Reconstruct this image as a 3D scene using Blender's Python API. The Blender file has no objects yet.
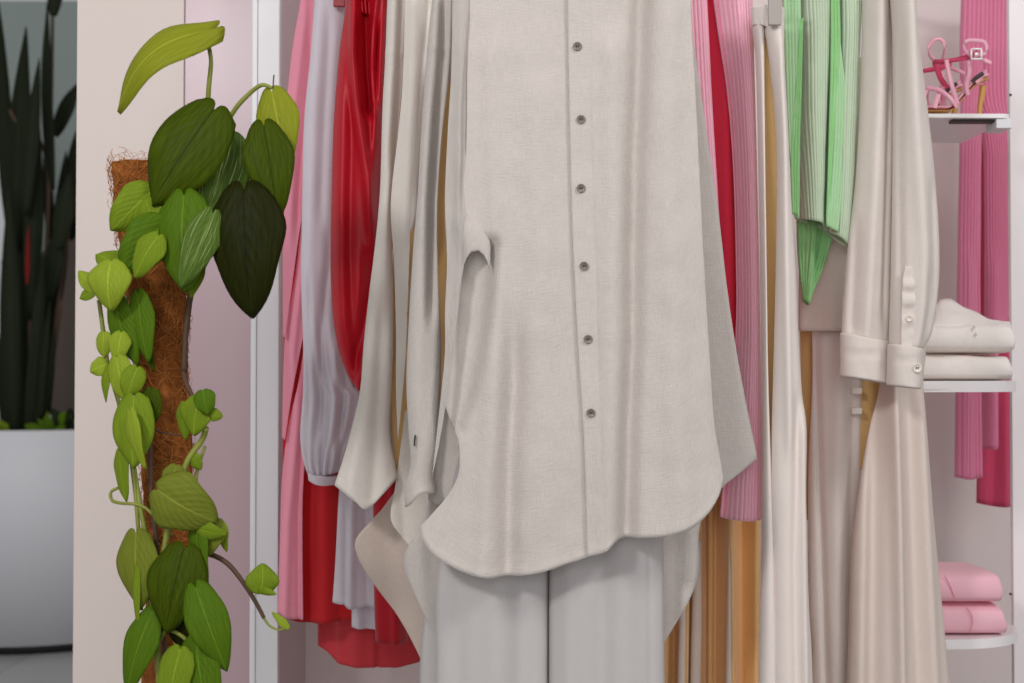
import bpy, bmesh, math, random
from mathutils import Vector, Matrix, noise
random.seed(7)
SC = bpy.context.scene
COL = SC.collection
PI = math.pi

# ------------------------------------------------------------------ camera
CAM_Z, PITCH, FPX = 1.05, math.radians(1.3), 1024 * 50 / 36
cam = bpy.data.cameras.new('camera'); cam.lens = 50; cam.sensor_width = 36
camo = bpy.data.objects.new('camera', cam); COL.objects.link(camo)
camo.location = (0, 0, CAM_Z); camo.rotation_euler = (PI / 2 + PITCH, 0, 0)
cam.dof.use_dof = True; cam.dof.focus_distance = 1.72; cam.dof.aperture_fstop = 7
cam.clip_start = 0.05
SC.camera = camo
_F = Vector((0, math.cos(PITCH), math.sin(PITCH))); _U = Vector((0, -math.sin(PITCH), math.cos(PITCH)))

def W(px, py, Y):
    """point of the photograph's line of sight at depth Y"""
    d = _F + Vector((1, 0, 0)) * ((px - 512) / FPX) + _U * ((341.5 - py) / FPX)
    return Vector((0, 0, CAM_Z)) + d * (Y / d.y)
def WX(px, Y): return (px - 512) / FPX * Y
def PXM(Y): return FPX / Y

# ------------------------------------------------------------------ materials
def srgb(r, g, b):
    f = lambda c: (c / 255) / 12.92 if c / 255 <= .04045 else ((c / 255 + .055) / 1.055) ** 2.4
    return (f(r), f(g), f(b), 1)
def new_mat(name):
    m = bpy.data.materials.new(name); m.use_nodes = True
    nt = m.node_tree; return m, nt, nt.nodes['Principled BSDF'], nt.nodes['Material Output']
def N(nt, t, **kw):
    n = nt.nodes.new(t)
    for k, v in kw.items():
        if k in n.inputs: n.inputs[k].default_value = v
        else: setattr(n, k, v)
    return n
def fabric(name, col, rough=.9, slub=.12, var=.06, sheen=.15, trans=.12, scale=1.0, spec=.15, weave=.25, bump=.5):
    m, nt, p, out = new_mat(name); L = nt.links.new
    c = srgb(*col)
    uv = N(nt, 'ShaderNodeTexCoord')
    mpw = N(nt, 'ShaderNodeMapping'); mpw.inputs['Scale'].default_value = (60 * scale, 700 * scale, 1)
    mpv = N(nt, 'ShaderNodeMapping'); mpv.inputs['Scale'].default_value = (700 * scale, 60 * scale, 1)
    L(uv.outputs['UV'], mpw.inputs['Vector']); L(uv.outputs['UV'], mpv.inputs['Vector'])
    n1 = N(nt, 'ShaderNodeTexNoise', Scale=1.0, Detail=3.0); L(mpw.outputs[0], n1.inputs['Vector'])
    n2 = N(nt, 'ShaderNodeTexNoise', Scale=1.0, Detail=3.0); L(mpv.outputs[0], n2.inputs['Vector'])
    ad = N(nt, 'ShaderNodeMath', operation='ADD'); L(n1.outputs['Fac'], ad.inputs[0]); L(n2.outputs['Fac'], ad.inputs[1])
    n3 = N(nt, 'ShaderNodeTexNoise', Scale=9.0, Detail=4.0); L(uv.outputs['UV'], n3.inputs['Vector'])
    rmp = N(nt, 'ShaderNodeMapRange'); rmp.inputs[1].default_value = .7; rmp.inputs[2].default_value = 1.3
    rmp.inputs[3].default_value = 1 - var; rmp.inputs[4].default_value = 1 + var * .4
    L(ad.outputs[0], rmp.inputs[0])
    mx = N(nt, 'ShaderNodeMix', data_type='RGBA', blend_type='MULTIPLY'); mx.inputs[0].default_value = 1
    mx.inputs[6].default_value = c; L(rmp.outputs[0], mx.inputs[7])
    L(mx.outputs[2], p.inputs['Base Color'])
    p.inputs['Roughness'].default_value = rough; p.inputs['Specular IOR Level'].default_value = spec
    p.inputs['Sheen Weight'].default_value = sheen; p.inputs['Sheen Roughness'].default_value = .5
    ad2 = N(nt, 'ShaderNodeMath', operation='MULTIPLY_ADD'); ad2.inputs[1].default_value = slub * 8
    L(n3.outputs['Fac'], ad2.inputs[0]); 
    sc = N(nt, 'ShaderNodeMath', operation='MULTIPLY'); sc.inputs[1].default_value = weave
    L(ad.outputs[0], sc.inputs[0]); L(sc.outputs[0], ad2.inputs[2])
    b = N(nt, 'ShaderNodeBump', Strength=bump, Distance=.0016); L(ad2.outputs[0], b.inputs['Height'])
    L(b.outputs[0], p.inputs['Normal'])
    if trans > 0:
        tr = N(nt, 'ShaderNodeBsdfTranslucent'); L(mx.outputs[2], tr.inputs['Color'])
        ms = N(nt, 'ShaderNodeMixShader'); ms.inputs[0].default_value = trans
        L(p.outputs[0], ms.inputs[1]); L(tr.outputs[0], ms.inputs[2]); L(ms.outputs[0], out.inputs['Surface'])
    return m
def plain(name, col, rough=.5, metal=0, bump=0, bscale=40, spec=.5, var=0):
    m, nt, p, out = new_mat(name); L = nt.links.new
    p.inputs['Base Color'].default_value = srgb(*col); p.inputs['Roughness'].default_value = rough
    p.inputs['Metallic'].default_value = metal; p.inputs['Specular IOR Level'].default_value = spec
    tc = N(nt, 'ShaderNodeTexCoord')
    n = N(nt, 'ShaderNodeTexNoise', Scale=float(bscale), Detail=5.0); L(tc.outputs['Object'], n.inputs['Vector'])
    if var:
        r = N(nt, 'ShaderNodeMapRange'); r.inputs[3].default_value = 1 - var; r.inputs[4].default_value = 1 + var * .5
        L(n.outputs['Fac'], r.inputs[0])
        mx = N(nt, 'ShaderNodeMix', data_type='RGBA', blend_type='MULTIPLY'); mx.inputs[0].default_value = 1
        mx.inputs[6].default_value = srgb(*col); L(r.outputs[0], mx.inputs[7]); L(mx.outputs[2], p.inputs['Base Color'])
    if bump:
        b = N(nt, 'ShaderNodeBump', Strength=bump, Distance=.002); L(n.outputs['Fac'], b.inputs['Height']); L(b.outputs[0], p.inputs['Normal'])
    return m
def leaf_mat(name, col, col2, rough=.38, trans=.25, stripe=0.0, ribk=1.12):
    m, nt, p, out = new_mat(name); L = nt.links.new
    tc = N(nt, 'ShaderNodeTexCoord'); sx = N(nt, 'ShaderNodeSeparateXYZ'); L(tc.outputs['UV'], sx.inputs[0])
    ab = N(nt, 'ShaderNodeMath', operation='ABSOLUTE'); L(sx.outputs['X'], ab.inputs[0])
    rib = N(nt, 'ShaderNodeMapRange'); rib.inputs[1].default_value = .012; rib.inputs[2].default_value = .05
    rib.inputs[3].default_value = 1; rib.inputs[4].default_value = 0; L(ab.outputs[0], rib.inputs[0])
    # side veins: slanted waves
    ma = N(nt, 'ShaderNodeMath', operation='MULTIPLY_ADD'); ma.inputs[1].default_value = -.55
    L(ab.outputs[0], ma.inputs[0]); L(sx.outputs['Y'], ma.inputs[2])
    ml = N(nt, 'ShaderNodeMath', operation='MULTIPLY'); ml.inputs[1].default_value = 44; L(ma.outputs[0], ml.inputs[0])
    sn = N(nt, 'ShaderNodeMath', operation='SINE'); L(ml.outputs[0], sn.inputs[0])
    mp = N(nt, 'ShaderNodeMapping'); mp.inputs['Scale'].default_value = (9, 2.2, 1); L(tc.outputs['UV'], mp.inputs['Vector'])
    no = N(nt, 'ShaderNodeTexNoise', Scale=1.4, Detail=4.0); L(mp.outputs[0], no.inputs['Vector'])
    rr = N(nt, 'ShaderNodeMapRange'); rr.inputs[1].default_value = .42; rr.inputs[2].default_value = .75; L(no.outputs['Fac'], rr.inputs[0])
    mx = N(nt, 'ShaderNodeMix', data_type='RGBA'); mx.inputs[6].default_value = srgb(*col); mx.inputs[7].default_value = srgb(*col2)
    L(rr.outputs[0], mx.inputs[0])
    mx2 = N(nt, 'ShaderNodeMix', data_type='RGBA'); L(mx.outputs[2], mx2.inputs[6])
    mx2.inputs[7].default_value = srgb(*[min(255, int(c * ribk + 8 * (ribk > 1))) for c in col2])
    rs = N(nt, 'ShaderNodeMath', operation='MULTIPLY'); rs.inputs[1].default_value = .75; L(rib.outputs[0], rs.inputs[0])
    L(rs.outputs[0], mx2.inputs[0]); last = mx2
    if stripe:
        mp2 = N(nt, 'ShaderNodeMapping'); mp2.inputs['Scale'].default_value = (14, 1.2, 1); L(tc.outputs['UV'], mp2.inputs['Vector'])
        n5 = N(nt, 'ShaderNodeTexNoise', Scale=1.0, Detail=2.0); L(mp2.outputs[0], n5.inputs['Vector'])
        r5 = N(nt, 'ShaderNodeMapRange'); r5.inputs[1].default_value = .58; r5.inputs[2].default_value = .66; r5.inputs[4].default_value = stripe
        L(n5.outputs['Fac'], r5.inputs[0])
        mx3 = N(nt, 'ShaderNodeMix', data_type='RGBA'); L(mx2.outputs[2], mx3.inputs[6]); mx3.inputs[7].default_value = srgb(196, 205, 140)
        L(r5.outputs[0], mx3.inputs[0]); last = mx3
    L(last.outputs[2], p.inputs['Base Color'])
    p.inputs['Roughness'].default_value = rough; p.inputs['Specular IOR Level'].default_value = .06
    b = N(nt, 'ShaderNodeBump', Strength=.22, Distance=.0010); L(sn.outputs[0], b.inputs['Height']); L(b.outputs[0], p.inputs['Normal'])
    tr = N(nt, 'ShaderNodeBsdfTranslucent'); L(last.outputs[2], tr.inputs['Color'])
    ms = N(nt, 'ShaderNodeMixShader'); ms.inputs[0].default_value = trans
    L(p.outputs[0], ms.inputs[1]); L(tr.outputs[0], ms.inputs[2]); L(ms.outputs[0], out.inputs['Surface'])
    return m

M = {}
M['linen'] = fabric('cream_linen', (215, 207, 200), slub=.22, var=.09, weave=.5, bump=.8)
M['rear_linen'] = fabric('ecru_linen', (234, 227, 218), slub=.16, var=.08, weave=.4)
M['ecru_linen_shaded'] = fabric('ecru_linen_shaded', (212, 196, 184), slub=.16, var=.08, weave=.4)  # same ecru linen, darkened to paint the shade inside the shirt
M['ivory'] = fabric('ivory_twill', (202, 198, 196), slub=.05, var=.03, weave=.15)
M['satin_red'] = fabric('red_satin', (184, 14, 34), rough=.45, slub=.02, var=.02, sheen=.0, trans=.05, spec=.3, weave=.03)
M['bright_red'] = fabric('bright_red_jersey', (244, 62, 90), slub=.02, var=.03, trans=.1)
M['gap_shade'] = fabric('honey_gap_shade', (218, 180, 122), slub=.03, var=.03, trans=.1)  # golden shade between cream clothes, put into a panel colour
M['shaded_red'] = fabric('red_satin_shaded', (165, 20, 34), rough=.7, slub=.03, var=.03, trans=.05)  # red satin darkened to paint the shade on the blouse body
M['white_cotton'] = fabric('white_cotton', (229, 222, 229), slub=.03, var=.03, trans=.2, weave=.1)
M['pink_chiffon'] = fabric('pink_chiffon', (246, 170, 190), rough=.75, slub=.02, var=.02, trans=.3, weave=.05)
M['coral'] = fabric('coral_red_lining', (204, 40, 46), rough=.8, slub=.02, var=.03, trans=.25, weave=.05)
M['sheer_coral'] = fabric('coral_chiffon', (222, 76, 84), rough=.8, slub=.02, var=.03, trans=.35, weave=.05)
M['pink_knit'] = fabric('pink_rib_knit', (255, 196, 214), slub=.02, var=.04, trans=.1, sheen=.2)
M['pink_shelf'] = fabric('rose_rib_knit', (240, 148, 182), slub=.02, var=.04, trans=.1, sheen=.2)
M['rose_red'] = fabric('rose_red_crepe', (220, 84, 120), slub=.02, var=.03, trans=.08)
M['camel'] = fabric('camel_satin', (236, 190, 128), rough=.36, slub=.02, var=.03, trans=.1, spec=.5, weave=.04, sheen=.3)
M['satin_highlight'] = fabric('pale_satin_highlight', (226, 208, 194), rough=.4, slub=.02, var=.03, spec=.4, weave=.04)  # pale tone for highlights painted on the camel satin
M['beige'] = fabric('beige_crepe', (238, 228, 221), slub=.03, var=.03, weave=.1)
M['green_knit'] = fabric('pale_green_plisse', (200, 218, 190), slub=.02, var=.04, trans=.15)
M['green_mid'] = fabric('green_fold_shade', (184, 224, 176), slub=.02, var=.05, trans=.2)  # greener tone painting the shade in the folds of the top
M['green_deep'] = fabric('leaf_green_layer_and_shade', (158, 216, 146), slub=.02, var=.06, trans=.2)  # underlayer colour, also paints the shaded fold valleys
M['twill'] = fabric('cream_twill', (228, 219, 211), slub=.06, var=.04, weave=.2)
M['stone_twill'] = fabric('stone_twill', (226, 212, 202), slub=.04, var=.04, weave=.15)
M['denim_white'] = fabric('off_white_denim', (252, 245, 239), slub=.06, var=.05, weave=.3)
M['pink_jersey'] = fabric('pink_jersey', (248, 196, 208), slub=.04, var=.03, weave=.15)
M['button'] = plain('grey_shell_button', (132, 124, 112), .35, bump=.1, bscale=300, var=.3)
M['button_light'] = plain('cream_button', (226, 216, 204), .4)
M['thread'] = plain('dark_thread', (64, 56, 50), .8)
M['white_metal'] = plain('white_powder_coat', (216, 217, 219), .35, bump=.02)
M['white_shelf'] = plain('white_shelf_lacquer', (236, 232, 232), .3, bump=.02)
M['white_panel'] = plain('white_panel_lacquer', (238, 231, 232), .4, bump=.02)
M['wall'] = plain('warm_white_paint', (214, 202, 195), .62, bump=.06, bscale=120, var=.02)
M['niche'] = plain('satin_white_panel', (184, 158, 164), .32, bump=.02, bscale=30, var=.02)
M['back'] = plain('niche_back_paint', (230, 218, 215), .6, bump=.05, bscale=90, var=.02)
M['far_wall'] = plain('grey_green_paint', (150, 162, 158), .8, var=.08, bscale=1.5)
M['far_brown'] = plain('brown_wood', (92, 80, 72), .7, var=.15, bscale=4)
M['far_white'] = plain('far_white_paint', (222, 226, 228), .7)
M['planter'] = plain('white_fibre_planter', (208, 207, 212), .55, bump=.03, var=.02)
M['black'] = plain('black_plinth', (22, 20, 20), .6)
M['soil'] = plain('dark_soil', (52, 40, 30), 1, bump=1, bscale=60, var=.5)
M['coir'] = plain('coir_fibre', (150, 88, 42), .95, bump=1.0, bscale=120, var=.9, spec=.1)
M['coir2'] = plain('coir_strand', (198, 130, 66), .9, var=.5, bscale=30, spec=.1)
M['stem'] = plain('green_stem', (132, 140, 52), .5, var=.25, bscale=40)
M['brown_stem'] = plain('brown_stem', (84, 60, 40), .7, var=.4, bscale=120, bump=.5)
M['chrome'] = plain('chrome', (150, 148, 150), .22, metal=1)
M['clear_clip'] = plain('smoke_grey_clip', (166, 158, 152), .3)
M['red_clip'] = plain('dark_red_tag', (150, 16, 30), .5)
M['tan'] = plain('tan_leather', (202, 150, 84), .45)
M['pink_leather'] = plain('pink_leather', (236, 172, 190), .32, bump=.05)
M['dark_sole'] = plain('dark_lining', (54, 40, 40), .5)
M['pot'] = plain('white_ceramic', (224, 218, 212), .35)
M['buckle'] = plain('pearl_buckle', (248, 244, 242), .25)
M['lf_dark'] = leaf_mat('dark_leaf', (56, 70, 4), (72, 88, 8), .5, .10, ribk=.55)
M['lf_vdark'] = leaf_mat('very_dark_leaf', (28, 31, 3), (38, 42, 5), .5, .05, ribk=.5)
M['lf_mid'] = leaf_mat('mid_green_leaf', (78, 108, 20), (92, 122, 26), .5, .2)
M['lf_str'] = leaf_mat('striped_leaf', (80, 106, 40), (94, 120, 48), .5, .2, .75)
M['lf_light'] = leaf_mat('light_green_leaf', (122, 146, 36), (138, 160, 44), .5, .3)
M['lf_lime'] = leaf_mat('lime_leaf', (152, 172, 50), (166, 184, 62), .42, .35)
M['lf_olive'] = leaf_mat('olive_leaf', (120, 130, 44), (136, 144, 54), .45, .3)
M['lf_yel'] = leaf_mat('yellow_green_leaf', (152, 160, 42), (170, 174, 58), .42, .4)
M['lf_cane'] = leaf_mat('dusky_cane_leaf', (30, 36, 24), (38, 44, 28), .5, .05)
M['lf_red'] = leaf_mat('red_sheath', (110, 30, 28), (100, 30, 26), .5, .05)
M['pebble'] = plain('pale_pebble', (196, 190, 180), .8, var=.2)

# floor: grey tiles
def floor_mat():
    m, nt, p, out = new_mat('grey_floor_tile'); L = nt.links.new
    tc = N(nt, 'ShaderNodeTexCoord')
    br = N(nt, 'ShaderNodeTexBrick', Scale=1.0); br.inputs['Color1'].default_value = srgb(168, 168, 168); br.inputs['Color2'].default_value = srgb(158, 158, 160)
    br.inputs['Mortar'].default_value = srgb(130, 130, 130); br.inputs['Mortar Size'].default_value = .004; br.inputs['Brick Width'].default_value = .6; br.inputs['Row Height'].default_value = .6
    br.offset = 0
    L(tc.outputs['Object'], br.inputs['Vector'])
    n = N(nt, 'ShaderNodeTexNoise', Scale=3.0, Detail=6.0); L(tc.outputs['Object'], n.inputs['Vector'])
    r = N(nt, 'ShaderNodeMapRange'); r.inputs[3].default_value = .82; r.inputs[4].default_value = 1.12; L(n.outputs['Fac'], r.inputs[0])
    mx = N(nt, 'ShaderNodeMix', data_type='RGBA', blend_type='MULTIPLY'); mx.inputs[0].default_value = 1
    L(br.outputs['Color'], mx.inputs[6]); L(r.outputs[0], mx.inputs[7]); L(mx.outputs[2], p.inputs['Base Color'])
    p.inputs['Roughness'].default_value = .35
    return m
M['floor'] = floor_mat()

# ------------------------------------------------------------------ object helpers
def thing(name, label, cat, loc, group=None):
    o = bpy.data.objects.new(name, None); COL.objects.link(o); o.location = loc
    o.empty_display_size = .05
    o['label'] = label; o['category'] = cat
    if group: o['group'] = group
    return o
def origin(o):
    v = Vector((0, 0, 0))
    while o is not None: v += o.location; o = o.parent
    return v
def link(name, me, mat, parent=None, smooth=True):
    off = origin(parent)
    if parent is not None:
        me.transform(Matrix.Translation(-off))
    o = bpy.data.objects.new(name, me); COL.objects.link(o)
    if parent is not None: o.parent = parent
    for mm in (mat if isinstance(mat, (list, tuple)) else [mat]): me.materials.append(mm)
    if smooth:
        for p in me.polygons: p.use_smooth = True
    return o
def bm_obj(name, bm, mat, parent=None, smooth=True):
    me = bpy.data.meshes.new(name); bmesh.ops.recalc_face_normals(bm, faces=bm.faces[:]); bm.to_mesh(me); bm.free()
    return link(name, me, mat, parent, smooth)
def structure(o): o['kind'] = 'structure'; return o

def cr(pts, n):
    """smooth curve through points, sharp at doubled points, sampled evenly by length"""
    runs, cur = [], [Vector((p[0], p[1])) for p in pts[:1]]
    for p in pts[1:]:
        v = Vector((p[0], p[1]))
        if (v - cur[-1]).length < 1e-6: runs.append(cur); cur = [v]
        else: cur.append(v)
    runs.append(cur)
    d = []
    for r in runs:
        if len(r) < 2: continue
        for i in range(len(r) - 1):
            p0 = r[i - 1] if i else 2 * r[0] - r[1]
            p1, p2 = r[i], r[i + 1]
            p3 = r[i + 2] if i + 2 < len(r) else 2 * r[-1] - r[-2]
            for k in range(12):
                t = k / 12
                d.append(.5 * ((2 * p1) + (p2 - p0) * t + (2 * p0 - 5 * p1 + 4 * p2 - p3) * t * t + (3 * p1 - p0 - 3 * p2 + p3) * t ** 3))
    d.append(runs[-1][-1])
    acc = [0]
    for i in range(1, len(d)): acc.append(acc[-1] + (d[i] - d[i - 1]).length)
    out, j = [], 0
    for k in range(n + 1):
        L = acc[-1] * k / n
        while j < len(d) - 2 and acc[j + 1] < L: j += 1
        seg = acc[j + 1] - acc[j]
        f = 0 if seg < 1e-9 else (L - acc[j]) / seg
        out.append(d[j].lerp(d[j + 1], min(1, max(0, f))))
    return out

def sstep(x, a, b):
    if a == b: return 1.0 if x >= a else 0.0
    t = max(0, min(1, (x - a) / (b - a))); return t * t * (3 - 2 * t)
def fold_off(folds, px, py):
    """folds are creases of the cloth: ('r', path, width, amount) rounded ridge or valley, ('s', ...) a step where the cloth turns away"""
    o = 0.0
    for f in folds:
        kind, path, w, a = f[:4]
        fade = f[4] if len(f) > 4 else 40
        ys = [q[1] for q in path]
        if py < ys[0] - fade or py > ys[-1] + fade: continue
        e = sstep(py, ys[0] - fade, ys[0] + .01) * (1 - sstep(py, ys[-1], ys[-1] + fade + .01))
        y = max(ys[0], min(ys[-1], py)); xc = path[-1][0]
        for i in range(len(path) - 1):
            if ys[i] <= y <= ys[i + 1]:
                k = (y - ys[i]) / max(1e-6, ys[i + 1] - ys[i]); xc = path[i][0] + (path[i + 1][0] - path[i][0]) * k; break
        x = (px - xc) / w
        if kind == 'r': o += a * math.exp(-x * x) * e
        else: o += a * .5 * (1 - math.tanh(x)) * e        # applies to the left of the path
    return o

def cloth(name, parent, mat, Y, top, right, bottom, left, nu=40, nv=90, folds=(), depth=0.0, thick=.0016, wr=.0015, wscale=16,
          ribs=0, rib_amp=.0014, gather=None, turn=None, hem=False, seed=0.0, back=True, pw=.5, sag=0.0):
    """a panel (depth 0) or a closed tube of cloth. top/bottom run left to right, left/right run downward."""
    T, B, Lf, R = cr(top, nu), cr(bottom, nu), cr(left, nv), cr(right, nv)
    c00, c10, c01, c11 = T[0], T[-1], B[0], B[-1]
    pts = [[None] * (nu + 1) for _ in range(nv + 1)]
    for j in range(nv + 1):
        t = j / nv
        for i in range(nu + 1):
            s = i / nu
            p = T[i] * (1 - t) + B[i] * t + Lf[j] * (1 - s) + R[j] * s - (c00 * (1 - t) * (1 - s) + c10 * s * (1 - t) + c01 * t * (1 - s) + c11 * s * t)
            pts[j][i] = p
    y0 = Y if not callable(Y) else None
    wm = (max((R[j] - Lf[j]).length for j in range(0, nv + 1, 10))) / PXM(y0 or Y(.5, .5)); hm = (cr(left, 8)[-1] - cr(left, 8)[0]).length / PXM(y0 or Y(.5, .5))
    verts, uvs, faces = [], [], []
    def surf(i, j, side):
        s, t = i / nu, j / nv
        p = pts[j][i]
        yy = y0 if y0 is not None else Y(s, t)
        v = W(p.x, p.y, yy)
        o = 0.0
        if depth:
            o += depth * (max(0, 1 - (2 * s - 1) ** 2)) ** pw
        edge = min(1, 6 * s + .25, 6 * (1 - s) + .25) if depth else 1
        if side > 0:
            o += fold_off(folds, p.x, p.y)
            if ribs: o += rib_amp * (abs(math.sin(PI * ribs * s)) * 2 - 1)
            if gather:
                n, a, ta, tb, ph = gather
                o += a * math.sin(2 * PI * n * s + ph + .8 * math.sin(3 * t)) * sstep(t, ta, tb)
            if turn: o += turn(s, t)
        w = noise.noise(Vector((v.x * wscale, v.z * wscale * .55, seed + side * 3.1))) + .5 * noise.noise(Vector((v.x * wscale * 2.3, v.z * wscale * 1.9, seed + 7 + side)))
        o += wr * w
        if hem and side > 0 and t > 1 - 1.5 / nv * 1.01: o += .0012
        o *= edge if (depth and side > 0 and o < 0) else 1
        v.y -= side * o if depth else o
        v.x += sag * 0
        return v
    for j in range(nv + 1):
        for i in range(nu + 1):
            verts.append(surf(i, j, 1)); uvs.append((i / nu * wm, (1 - j / nv) * hm))
    def idx(i, j): return j * (nu + 1) + i
    for j in range(nv):
        for i in range(nu):
            faces.append((idx(i, j), idx(i, j + 1), idx(i + 1, j + 1), idx(i + 1, j)))
    nfront = len(verts)
    if depth and back:
        bi = {}
        for j in range(nv + 1):
            for i in range(1, nu):
                bi[(i, j)] = len(verts); verts.append(surf(i, j, -1)); uvs.append((-i / nu * wm, (1 - j / nv) * hm))
            bi[(0, j)] = idx(0, j); bi[(nu, j)] = idx(nu, j)
        for j in range(nv):
            for i in range(nu):
                faces.append((bi[(i, j)], bi[(i + 1, j)], bi[(i + 1, j + 1)], bi[(i, j + 1)]))
        faces.append(tuple([idx(i, 0) for i in range(nu + 1)] + [bi[(i, 0)] for i in range(nu - 1, 0, -1)]))
    me = bpy.data.meshes.new(name); me.from_pydata([tuple(v) for v in verts], [], faces)
    ul = me.uv_layers.new(name='UVMap')
    for lp in me.loops: ul.data[lp.index].uv = uvs[lp.vertex_index]
    me.validate()
    o = link(name, me, mat, parent)
    if thick:
        md = o.modifiers.new('thickness', 'SOLIDIFY'); md.thickness = thick; md.offset = -1 if not depth else 1
        md.offset = 0
    o_pts[o.name] = [(pts[j][i].x, pts[j][i].y, verts[idx(i, j)]) for j in range(nv + 1) for i in range(nu + 1)]
    return o
o_pts = {}
def on(o, px, py):
    """nearest cloth vertex to a spot seen in the photograph"""
    return min(o_pts[o.name], key=lambda q: (q[0] - px) ** 2 + (q[1] - py) ** 2)[2].copy()

def tube_bm(bm, pts, r, seg=8, r1=None, cap=True):
    pts = [Vector(p) for p in pts]; n = len(pts); rings = []
    up = Vector((0.13, 0.4, 1)).normalized()
    for i, p in enumerate(pts):
        d = (pts[min(i + 1, n - 1)] - pts[max(i - 1, 0)])
        if d.length < 1e-9: d = Vector((0, 0, 1))
        d.normalize()
        a = d.cross(up)
        if a.length < 1e-3: a = d.cross(Vector((1, 0, 0)))
        a.normalize(); b = d.cross(a)
        rr = r if r1 is None else r + (r1 - r) * i / max(1, n - 1)
        rings.append([bm.verts.new(p + (a * math.cos(2 * PI * k / seg) + b * math.sin(2 * PI * k / seg)) * rr) for k in range(seg)])
    for i in range(n - 1):
        for k in range(seg):
            bm.faces.new((rings[i][k], rings[i][(k + 1) % seg], rings[i + 1][(k + 1) % seg], rings[i + 1][k]))
    if cap:
        bm.faces.new(rings[0]); bm.faces.new(rings[-1])
def smooth3(pts, k=6):
    pts = [Vector(p) for p in pts]; out = []
    for i in range(len(pts) - 1):
        p0 = pts[i - 1] if i else pts[0]; p1, p2 = pts[i], pts[i + 1]; p3 = pts[i + 2] if i + 2 < len(pts) else pts[-1]
        for q in range(k):
            t = q / k
            out.append(.5 * ((2 * p1) + (p2 - p0) * t + (2 * p0 - 5 * p1 + 4 * p2 - p3) * t * t + (3 * p1 - p0 - 3 * p2 + p3) * t ** 3))
    out.append(pts[-1]); return out
def tube(name, pts, r, mat, parent=None, seg=8, r1=None, k=6):
    bm = bmesh.new(); tube_bm(bm, smooth3(pts, k) if k else pts, r, seg, r1); return bm_obj(name, bm, mat, parent)
def box_bm(bm, x0, x1, y0, y1, z0, z1, bev=0.0):
    b = bmesh.new(); bmesh.ops.create_cube(b, size=1)
    for v in b.verts:
        v.co = Vector((x0 + (v.co.x + .5) * (x1 - x0), y0 + (v.co.y + .5) * (y1 - y0), z0 + (v.co.z + .5) * (z1 - z0)))
    if bev: bmesh.ops.bevel(b, geom=b.edges[:], offset=bev, segments=3, profile=.6, affect='EDGES')
    tmp = bpy.data.meshes.new('t'); b.to_mesh(tmp); b.free(); bm.from_mesh(tmp); bpy.data.meshes.remove(tmp)
def box(name, x0, x1, y0, y1, z0, z1, mat, parent=None, bev=0.0, smooth=False):
    bm = bmesh.new(); box_bm(bm, x0, x1, y0, y1, z0, z1, bev); return bm_obj(name, bm, mat, parent, smooth)
def lathe_bm(bm, prof, center, seg=32):
    cx, cy, cz = center; rings = []
    for r, z in prof: rings.append([bm.verts.new((cx + r * math.cos(2 * PI * k / seg), cy + r * math.sin(2 * PI * k / seg), cz + z)) for k in range(seg)])
    for a, b in zip(rings, rings[1:]):
        for k in range(seg): bm.faces.new((a[k], a[(k + 1) % seg], b[(k + 1) % seg], b[k]))
    bm.faces.new(rings[0]); bm.faces.new(rings[-1])

# ------------------------------------------------------------------ setting
YF, YB = 2.25, 2.80
xa, xb = WX(75, YF), WX(182, YF)
structure(box('floor', -3.6, 2.6, -1.6, 8.0, -.1, 0, M['floor']))
structure(box('wall_left', xa, xb, YF, YF + .9, 0, 2.7, M['wall']))
x2 = WX(257, 2.257)
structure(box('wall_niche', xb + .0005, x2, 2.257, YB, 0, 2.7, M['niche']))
structure(box('wall_back', x2 - .005, 2.6, YB, YB + .12, 0, 2.7, M['back']))
structure(box('wall_far', -3.6, xa + .6, 7.4, 7.55, 0, 3.0, M['far_wall']))
structure(box('trim_1', WX(50, 7.2), WX(90, 7.2), 7.2, 7.35, 0, 1.75, M['far_brown']))
structure(box('trim_2', WX(-60, 7.1), WX(8, 7.1), 7.1, 7.3, 0, 2.15, M['far_white']))

# ------------------------------------------------------------------ white rack (uprights, rail) 
def rack():
    t = thing('garment_rack', 'white metal garment rack whose uprights stand left and right of the hanging clothes', 'rack', (WX(268, 2.2), 2.2, 0))
    bm = bmesh.new(); a = W(253, 341, 2.2).x; b = W(281, 341, 2.2).x
    box_bm(bm, a, b, 2.18, 2.198, 0, 2.2, .002)
    bm_obj('upright', bm, M['white_metal'], t, False)
    bm = bmesh.new(); box_bm(bm, a + .006, a + .009, 2.176, 2.181, .01, 2.19); bm_obj('upright_slot', bm, M['black'] if False else M['white_metal'], t, False)
    bm = bmesh.new(); a = W(1007, 341, 2.2).x
    box_bm(bm, a, a + .075, 2.18, 2.192, 0, 2.2, .002)
    up = bm_obj('upright', bm, M['white_panel'], t, False)
    for py in (95, 594):
        p = W(1010.5, py, 2.18)
        bm = bmesh.new(); bmesh.ops.create_cone(bm, cap_ends=True, segments=12, radius1=.0018, radius2=.0018, depth=.003, matrix=Matrix.Translation(p) @ Matrix.Rotation(PI / 2, 4, 'X'))
        bm_obj('peg_hole', bm, M['thread'], up)
    pts = [W(268, -190, 2.2), W(300, -190, 2.12), W(345, -190, 1.98), W(420, -190, 1.82), W(520, -190, 1.70), W(640, -190, 1.70), W(735, -190, 1.82), W(860, -190, 1.86), W(960, -190, 2.0), W(1020, -190, 2.2)]
    z = 1.70
    pts = [Vector((p.x, p.y, z)) for p in pts]
    tube('rail', pts, .011, M['white_metal'], t, 12)
    return t
RACK = rack()
RAILZ = 1.70
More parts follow.
